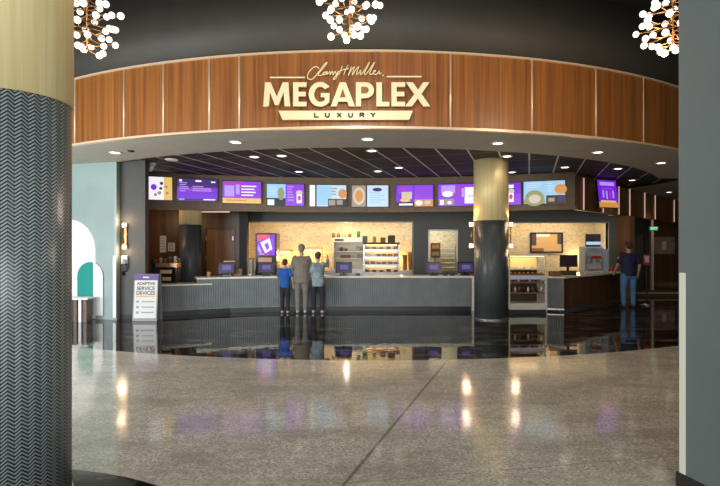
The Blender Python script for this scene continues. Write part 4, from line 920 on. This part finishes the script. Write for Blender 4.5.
# ------------------------------------------------------------------ left bar: condiment stand, signs
cy_ = 12.75
cdx = (165-360)*cy_/500
st = thing('condiment_stand', 'dark condiment stand with copper shelf on the low counter', 'stand', (cdx, cy_-0.12, 0.765))
MB().b2(-0.30, 0.34, 0, 0.3, 0, 0.04).build('base', M_blackg, st)
for x in (-0.28, 0.32): MB().b2(x-0.015, x+0.015, 0.02, 0.28, 0.04, 0.62).build('side_post', M_blackg, st)
MB().b2(-0.20, 0.34, 0, 0.3, 0.40, 0.50).build('copper_shelf', mat('copper_sheet', (0.55, 0.28, 0.14), 0.3, 0.7), st); MB().b2(-0.30, 0.34, 0.26, 0.28, 0.04, 0.40).build('back_panel', M_blackg, st)
MB().b2(-0.08, 0.22, -0.006, 0, 0.24, 0.33).build('label_card', M_kraft, st); MB().b2(-0.02, 0.2, -0.006, 0, 0.06, 0.15).build('label_card', M_kraft, st)
for k, (dx, hh, m) in enumerate(((-0.42, 0.2, M_blackg), (-0.12, 0.12, M_kraft), (0.0, 0.10, M_steel), (0.12, 0.14, M_brown), (0.25, 0.16, M_clear))):
    z = 0.765 if k == 0 else 1.265
    cupobj('condiment_jar', '%s condiment container %s' % (('tall black', 'tan', 'steel', 'brown', 'clear')[k], ('left of the condiment stand', 'leftmost on the copper shelf', 'second on the copper shelf', 'third on the copper shelf', 'rightmost on the copper shelf')[k]), cdx+dx, cy_+0.03, z, 0.045, hh, m, 'jar', 'condiment containers', lid=M_steel)
for px, py, ww, hh, lab in ((162.5, 244, 0.19, 0.52, 'tall pale notice on the dark wood wall behind the condiment stand'), (171, 247, 0.21, 0.26, 'small pale notice right of the tall notice on the dark wood wall')):
    mb = MB().b2(-ww/2, ww/2, 0, 0.012, -hh/2, hh/2, M_paper)
    for k in range(5): mb.b2(-ww*0.38, ww*(0.2+0.05*k), -0.002, 0, hh*(0.34-0.16*k)-0.012, hh*(0.34-0.16*k)+0.012, M_ink2)
    tag(mb.build('wall_notice', loc=((px-360)*15.55/500, YL-0.014, EYE+(HY-py)*15.55/500)), lab, 'notice')

# A-frame sign
af = thing('sandwich_board', 'white and purple A-frame notice board standing beside the dark pillar', 'sign board', ((146.3-360)*11.3/500, 11.25, 0))
T_ = Matrix.Translation((0, 0.02, 0.53)) @ Matrix.Rotation(-0.10, 4, 'X')
mb = MB(); mb.box(None, (0.55, 0.03, 1.06), M=T_, bev=0.004); mb.build('front_frame', M_ink2, af)
mb = MB(); mb.box(None, (0.55, 0.03, 1.06), M=Matrix.Translation((0, 0.24, 0.53)) @ Matrix.Rotation(0.10, 4, 'X'), bev=0.004); mb.build('rear_frame', M_ink2, af)
mb = MB()
def ap(x0, x1, z0, z1, m, k=0): mb.box(None, (x1-x0, 0.002, z1-z0), m, M=T_ @ Matrix.Translation(((x0+x1)/2, -0.016-0.0012*k, (z0+z1)/2-0.53)))
ap(-0.25, 0.25, 0.07, 0.92, M_paper); ap(-0.272, 0.272, 0.92, 1.06, M_purple, 1); ap(-0.22, 0.22, 0.545, 0.575, M_orange, 1)
for z in (0.44, 0.32, 0.20): ap(-0.2, -0.14, z-0.025, z+0.025, M_ink2, 1); ap(-0.08, 0.2, z-0.012, z+0.012, M_ink2, 1)
ap(-0.07, 0.06, 0.975, 1.005, M_paper, 2)
mb.build('poster', parent=af)
for s_, z, sz, wx in (('ADAPTIVE', 0.845, 0.085, 1.05), ('SERVICE', 0.735, 0.115, 0.98), ('DEVICES', 0.63, 0.115, 0.98)):
    text(s_, sz, M_ink, af, T_ @ Matrix.Translation((0, -0.0175, z-0.53)) @ FV, 'lettering', off=0.003, ext=0.001, sx=wx)

# phone on the pillar
p = W(124.5, 260, 11.55); ph = thing('wall_phone', 'white wall phone with dangling black cord on the dark pillar', 'phone', (p.x, 11.58, p.z))
MB().b2(-0.07, 0.07, -0.06, 0.018, -0.09, 0.10, bev=0.02).build('phone_body', M_white, ph); MB().b2(-0.03, 0.06, -0.09, -0.06, -0.10, 0.02, bev=0.012).build('handset', M_blackg, ph)
MB().tube([Vector(q) for q in ((0.03, -0.05, -0.08), (0.06, -0.05, -0.16), (0.02, -0.04, -0.24), (-0.04, -0.03, -0.28), (-0.03, -0.02, -0.36))], 0.022, 8).build('cord', M_blackg, ph)

# ------------------------------------------------------------------ right hallway
struct(MB().b2(8.35, 8.95, 16.3, 16.6, 0, 2.70).build('wall_hall', M_mwood))
mb = MB(); mb.prism([(9.55, 18.2), (11.0, 19.0), (11.0, 19.2), (9.55, 18.4)], Matrix.Identity(4), 2.70); struct(mb.build('wall_hall', M_pillar))
xw = (649.5-360)*18.6/500
tag(MB().b2(xw-0.05, xw+0.05, 18.4, 18.5, 0, 2.7).build('pole', mat('pale_pink_post', (0.6, 0.42, 0.36), 0.4)), 'pale vertical edge post at the hallway corner', 'post')
struct(MB().b2(9.0, 19, 24.5, 24.6, 0, ZS).build('wall_hall', M_dwood))
p = W(654, 228.5, 18.0)
ex = thing('exit_sign', 'small green lit exit sign hanging in the right hallway', 'exit sign', (p.x, 18.0, p.z))
MB().b2(-0.15, 0.15, 0, 0.03, -0.075, 0.075, bev=0.008).build('housing', mat('exit_green', (0.02, 0.30, 0.10), 0.4, emit=0.3, ecol=(0.05, 0.5, 0.18)), ex); MB().cyl((0, 0.015, 0.10), (0, 0.015, ZS-p.z), 0.008).build('hanger', M_steel, ex)
text('EXIT', 0.12, emi('exit_letters', (0.5, 0.9, 0.6), 0.9), ex, Matrix.Translation((0, -0.003, 0)) @ FV, 'lettering', off=0.004, ext=0.001)
hp = thing('framed_picture', 'dim brown framed picture at the end of the right hallway', 'picture', ((666-360)*24.3/500, 24.45, EYE+(HY-245.5)*24.4/500))
MB().b2(-0.60, 0.60, 0, 0.04, -0.5, 0.5).build('frame', M_signdk, hp); MB().b2(-0.52, 0.52, -0.01, 0, -0.42, 0.42, mat('tan_print', (0.35, 0.25, 0.17), 0.5, noise=0.3, nscale=3)).b2(-0.10, 0.10, -0.014, -0.01, -0.2, 0.2, M_guard).build('print', parent=hp)
area('hall_light', (14.5, 22.0, 3.4), (14.8, 24.5, 1.5), 1, 1, 14, (1, 0.8, 0.6))
stp = thing('low_step', 'low carpeted step with pale edges across the hallway floor', 'step', (9.9, 17.0, 0))
MB().b2(-0.5, 2.6, 0, 1.1, 0, 0.13).build('riser', M_signdk, stp); MB().b2(-0.5, 2.6, -0.012, 0.05, 0.10, 0.135).build('nosing', M_kraft, stp)
# stanchion sign
p = W(646.5, 305, 14.4); sg = thing('stanchion_sign', 'slim black floor stand with red and white notice right of the man in navy', 'sign stand', (p.x, 14.4, 0))
MB().lathe((0, 0, 0), [(0.17, 0), (0.17, 0.015), (0.03, 0.035), (0.02, 0.05)], 24).build('base', M_steel, sg); MB().cyl((0, 0, 0.03), (0, 0, 1.22), 0.018).build('pole', M_signdk, sg)
MB().b2(-0.09, 0.09, -0.02, 0, 1.16, 1.46, M_red).b2(-0.06, 0.06, -0.023, -0.02, 1.24, 1.42, M_paper).build('notice', parent=sg)

# ------------------------------------------------------------------ people
def loft(mb, pts, rad, seg=14, ends=(0, 1)):
    pts = [Vector(p) for p in pts]; rings = []
    for i, p in enumerate(pts):
        t = (pts[min(i+1, len(pts)-1)]-pts[max(i-1, 0)]).normalized(); r = rad[i]; rx, ry = r if isinstance(r, tuple) else (r, r)
        X = Vector((1, 0, 0)); X = (X-t*X.dot(t)); X = X.normalized() if X.length > 0.2 else Vector((0, 1, 0)).cross(t).normalized(); Yv_ = t.cross(X)
        rings.append([mb.bm.verts.new(p+X*rx*math.cos(2*PI*k/seg)+Yv_*ry*math.sin(2*PI*k/seg)) for k in range(seg)])
    for a, b in zip(rings, rings[1:]):
        for k in range(seg): mb.bm.faces.new((a[k], a[(k+1) % seg], b[(k+1) % seg], b[k]))
    mb.bm.faces.new(rings[0][::-1]); mb.bm.faces.new(rings[-1])
    for p, r in [((pts[0], rad[0]), (pts[-1], rad[-1]))[q_] for q_ in ends]:
        rx, ry = r if isinstance(r, tuple) else (r, r); q = min(rx, ry)*0.9; mb.sph(p, q, seg=10)
def fuse(mb, name, m, parent, vox=0.012, smooth=4):
    bmesh.ops.recalc_face_normals(mb.bm, faces=mb.bm.faces)
    me = bpy.data.meshes.new('tmp'); mb.bm.to_mesh(me); mb.bm.free(); tmp = bpy.data.objects.new('tmp', me); link(tmp)
    r = tmp.modifiers.new('r', 'REMESH'); r.mode = 'VOXEL'; r.voxel_size = vox; r.use_smooth_shade = True
    s = tmp.modifiers.new('s', 'SMOOTH'); s.iterations = smooth; s.factor = 0.5
    dg = bpy.context.evaluated_depsgraph_get(); out = bpy.data.meshes.new_from_object(tmp.evaluated_get(dg)); bpy.data.objects.remove(tmp)
    out.materials.clear(); out.materials.append(m); out.name = name
    for pl in out.polygons: pl.use_smooth = True
    o = bpy.data.objects.new(name, out); link(o); o.parent = parent; return o
def person(label, x, y, height, rz, shirt, trousers, hairm, shoem, armL, armR, hip=0.0, sleeve='short', stance=0.09, girth=1.0, hair='short', skinm=None, jacket=0.0, stepL=0.0):
    """faces +Y before turning; arm = (elbow, wrist) in metres for a 1.78 m figure"""
    k = height/1.78; g = girth; skinm = skinm or M_skin
    t = thing('person', label, 'person', (x, y, 0), rz)
    V = lambda a, b, c_: Vector((a*k, b*k, c_*k))
    sh = {-1: V(-0.185*g, 0, 1.42), 1: V(0.185*g, 0, 1.42)}
    arms = {-1: armL, 1: armR}
    b = MB()
    loft(b, [V(0, 0, 0.88), V(0, 0, 0.98), V(0, 0, 1.10), V(0, 0.0, 1.25), V(0, 0, 1.38), V(0, -0.005, 1.45)], [(0.15*k*g, 0.105*k*g), (0.155*k*g, 0.11*k*g), (0.135*k*g, 0.10*k*g), (0.155*k*g, 0.11*k*g), (0.165*k*g, 0.10*k*g), (0.10*k, 0.07*k)])
    loft(b, [V(0, -0.005, 1.42), V(0, 0.005, 1.56)], [0.06*k, 0.052*k])
    loft(b, [V(0, 0.012, 1.57), V(0, 0.012, 1.62), V(0, 0.008, 1.68), V(0, 0.0, 1.735)], [(0.05*k, 0.06*k), (0.066*k, 0.082*k), (0.073*k, 0.092*k), (0.058*k, 0.072*k)])
    b.sph(V(0, 0.105, 1.645), 0.016*k, (0.8, 1.1, 1.4), 8)                                   # nose
    for s in (-1, 1): b.sph(V(s*0.076, 0, 1.65), 0.02*k, (0.45, 0.8, 1.4), 8)                # ears
    feet = {}
    for s in (-1, 1):
        el, wr = [V(*q) for q in arms[s]]
        loft(b, [sh[s]+V(-s*0.03, 0, 0.0), sh[s].lerp(el, 0.5), el], [0.055*k*g, 0.048*k*g, 0.038*k]); loft(b, [el, el.lerp(wr, 0.35), wr], [0.038*k, 0.038*k, 0.026*k])
        d = (wr-el).normalized(); side = Vector((0, 1, 0)) if abs(d.z) > 0.6 else Vector((1, 0, 0)); side = (side-d*side.dot(d)).normalized(); nrm = d.cross(side)*s
        palm = wr+d*0.05*k; loft(b, [wr, palm, wr+d*0.085*k], [0.026*k, 0.034*k, 0.030*k], 10)
        for j, (off, ln) in enumerate(((-0.026, 0.062), (-0.009, 0.074), (0.009, 0.070), (0.026, 0.055))):
            r0 = wr+d*0.085*k+side*off*k; p1 = r0+(d*0.5*ln+side*off*0.12)*k; p2 = p1+(d*0.42+nrm*0.2)*ln*k; loft(b, [r0, p1, p2], [0.0105*k, 0.0095*k, 0.008*k], 8)
        th0 = wr+d*0.03*k+side*0.026*k; th1 = th0+(d*0.03+side*0.028)*k; loft(b, [th0, th1, th1+(d*0.03+side*0.006)*k], [0.013*k, 0.011*k, 0.009*k], 8)
        hipj = V(s*0.085*g, 0, 0.92); kn = V(s*(stance+0.005), 0.02, 0.50); an = V(s*stance, stepL if s < 0 else 0, 0.09); feet[s] = (hipj, kn, an)
        loft(b, [hipj, hipj.lerp(kn, 0.5), kn], [0.085*k*g, 0.075*k*g, 0.052*k]); loft(b, [kn, kn.lerp(an, 0.35), an], [0.052*k, 0.052*k, 0.034*k])
        loft(b, [an, an+V(0, 0.05, -0.045), an+V(0, 0.13, -0.06)], [0.034*k, 0.034*k, 0.026*k])
    fuse(b, 'body', skinm, t, 0.0085, 2)
    c = MB(); jb = 0.02+jacket
    bot = 0.84 if not jacket else 0.78
    loft(c, [V(0, 0, bot), V(0, 0, 0.98), V(0, 0, 1.10), V(0, 0, 1.25), V(0, 0, 1.38), V(0, -0.005, 1.46)], [((0.155+jb)*k*g, (0.115+jb)*k*g), ((0.155+jb)*k*g, (0.11+jb)*k*g), ((0.142+jb)*k*g, (0.102+jb)*k*g), ((0.158+jb)*k*g, (0.11+jb)*k*g), ((0.165+jb*0.8)*k*g, (0.10+jb)*k*g), (0.095*k, 0.078*k)], ends=())
    for s in (-1, 1):
        el, wr = [V(*q) for q in arms[s]]; s0 = sh[s]+V(-s*0.04, 0, 0.0)
        if sleeve == 'short': loft(c, [s0, s0.lerp(el, 0.4), s0.lerp(el, 0.8)], [0.066*k*g, 0.064*k*g, 0.062*k*g])
        else: loft(c, [s0, s0.lerp(el, 0.5), el, el.lerp(wr, 0.5), el.lerp(wr, 0.95)], [0.066*k*g, 0.063*k*g, 0.055*k, 0.050*k, 0.043*k])
    fuse(c, 'jacket' if jacket else 'shirt', shirt, t, 0.014, 3)
    tr = MB(); loft(tr, [V(0, 0, 0.86), V(0, 0, 1.0)], [(0.17*k*g, 0.125*k*g), (0.155*k*g, 0.115*k*g)])
    for s in (-1, 1):
        hj, kn, an = feet[s]; loft(tr, [hj+V(0, 0, -0.02), hj.lerp(kn, 0.5), kn, kn.lerp(an, 0.5), an.lerp(kn, 0.03)], [0.10*k*g, 0.092*k*g, 0.073*k, 0.066*k, 0.06*k])
    fuse(tr, 'trousers', trousers, t, 0.014, 3)
    for s in (-1, 1):
        an = feet[s][2]; f = MB(); loft(f, [an+V(0, -0.035, -0.035), an+V(0, 0.05, -0.045), an+V(0, 0.15, -0.055)], [(0.042*k, 0.05*k), (0.046*k, 0.042*k), (0.042*k, 0.032*k)])
        for v in f.bm.verts: v.co.z = max(v.co.z, 0.002)
        fuse(f, 'shoe', shoem, t, 0.01, 1)
    h = MB(); hc = V(0, -0.012, 1.69)
    h.sph(hc, 0.094*k, (0.98, 1.12, 0.95), 16)
    if hair == 'long': loft(h, [V(0, -0.05, 1.70), V(0, -0.06, 1.60), V(0, -0.06, 1.50)], [(0.08*k, 0.05*k), (0.085*k, 0.045*k), (0.06*k, 0.03*k)])
    else: h.sph(V(0, -0.035, 1.64), 0.083*k, (1.0, 0.9, 0.95), 14)
    for v in h.bm.verts:                                  # hairline: keep the face clear
        fz = v.co.y-0.045*k
        if fz > 0 and v.co.z < 1.715*k: v.co.y = 0.045*k
    fuse(h, 'hair', hairm, t, 0.011, 2)
    for s in (-1, 1): MB().sph(V(s*0.030, 0.096, 1.665), 0.010*k, (1.2, 0.6, 0.8), 8).build('eye', M_ink, t)
    MB().sph(V(0, 0.094, 1.607), 0.018*k, (1.2, 0.4, 0.28), 8).build('mouth', mat('lip', (0.40, 0.15, 0.13), 0.5), t)
    return t
hang = lambda s: ((s*0.25, -0.03, 1.15), (s*0.26, 0.06, 0.90))
M_grj = mat('grey_taupe_jacket', (0.21, 0.18, 0.145), 0.85, noise=0.15, nscale=9); M_grp = mat('grey_trousers', (0.19, 0.18, 0.16), 0.85, noise=0.1, nscale=9)
M_bst = mat('royal_blue_cotton', (0.012, 0.095, 0.42), 0.8, noise=0.15, nscale=9); M_drk = mat('black_denim', (0.022, 0.022, 0.028), 0.85, noise=0.2, nscale=9)
M_hood = mat('pale_blue_grey_fleece', (0.22, 0.29, 0.32), 0.85, noise=0.45, nscale=7); M_navy = mat('navy_cotton', (0.010, 0.014, 0.055), 0.8, noise=0.15, nscale=9)
M_jean = mat('blue_denim', (0.075, 0.17, 0.33), 0.85, noise=0.2, nscale=8); M_hgr = mat('grey_hair', (0.20, 0.17, 0.13), 0.7); M_hbr = mat('brown_hair', (0.06, 0.03, 0.015), 0.7); M_hred = mat('auburn_hair', (0.10, 0.035, 0.02), 0.7)
M_shoew = mat('white_trainers', (0.5, 0.48, 0.44), 0.6); M_shoed = mat('dark_shoes', (0.06, 0.055, 0.05), 0.5)
front = lambda s: ((s*0.25, 0.06, 1.18), (s*0.17, 0.22, 1.06))
YP = 12.62
person('man in grey jacket and grey trousers standing at the counter with his back turned', (301.5-360)*YP/500, YP, 1.76, 0.0, M_grj, M_grp, M_hgr, M_shoew, front(-1), front(1), sleeve='long', stance=0.095, girth=1.08, jacket=0.02)
person('boy in royal blue shirt standing left of the man at the counter', (285-360)*(YP+.02)/500, YP+0.02, 1.38, -0.1, M_bst, M_drk, M_hbr, M_shoew, front(-1), hang(1), girth=0.98)
person('child in pale blue-grey hoodie reaching up at the counter right of the man', (318-360)*(YP+.02)/500, YP+0.02, 1.56, -0.15, M_hood, M_drk, M_hred, M_shoew, hang(-1), ((0.26, 0.16, 1.36), (0.24, 0.20, 1.56)), sleeve='long', stance=0.13, jacket=0.012)
Yq = 13.85
person('man in navy T-shirt and blue jeans standing at the right counter', (628.5-360)*Yq/500, Yq, 1.85, 0.05, M_navy, M_jean, M_hbr, M_shoed, ((-0.27, 0.03, 1.16), (-0.25, 0.20, 0.97)), ((0.29, -0.03, 1.15), (0.29, 0.04, 0.91)), girth=1.12, stance=0.13)
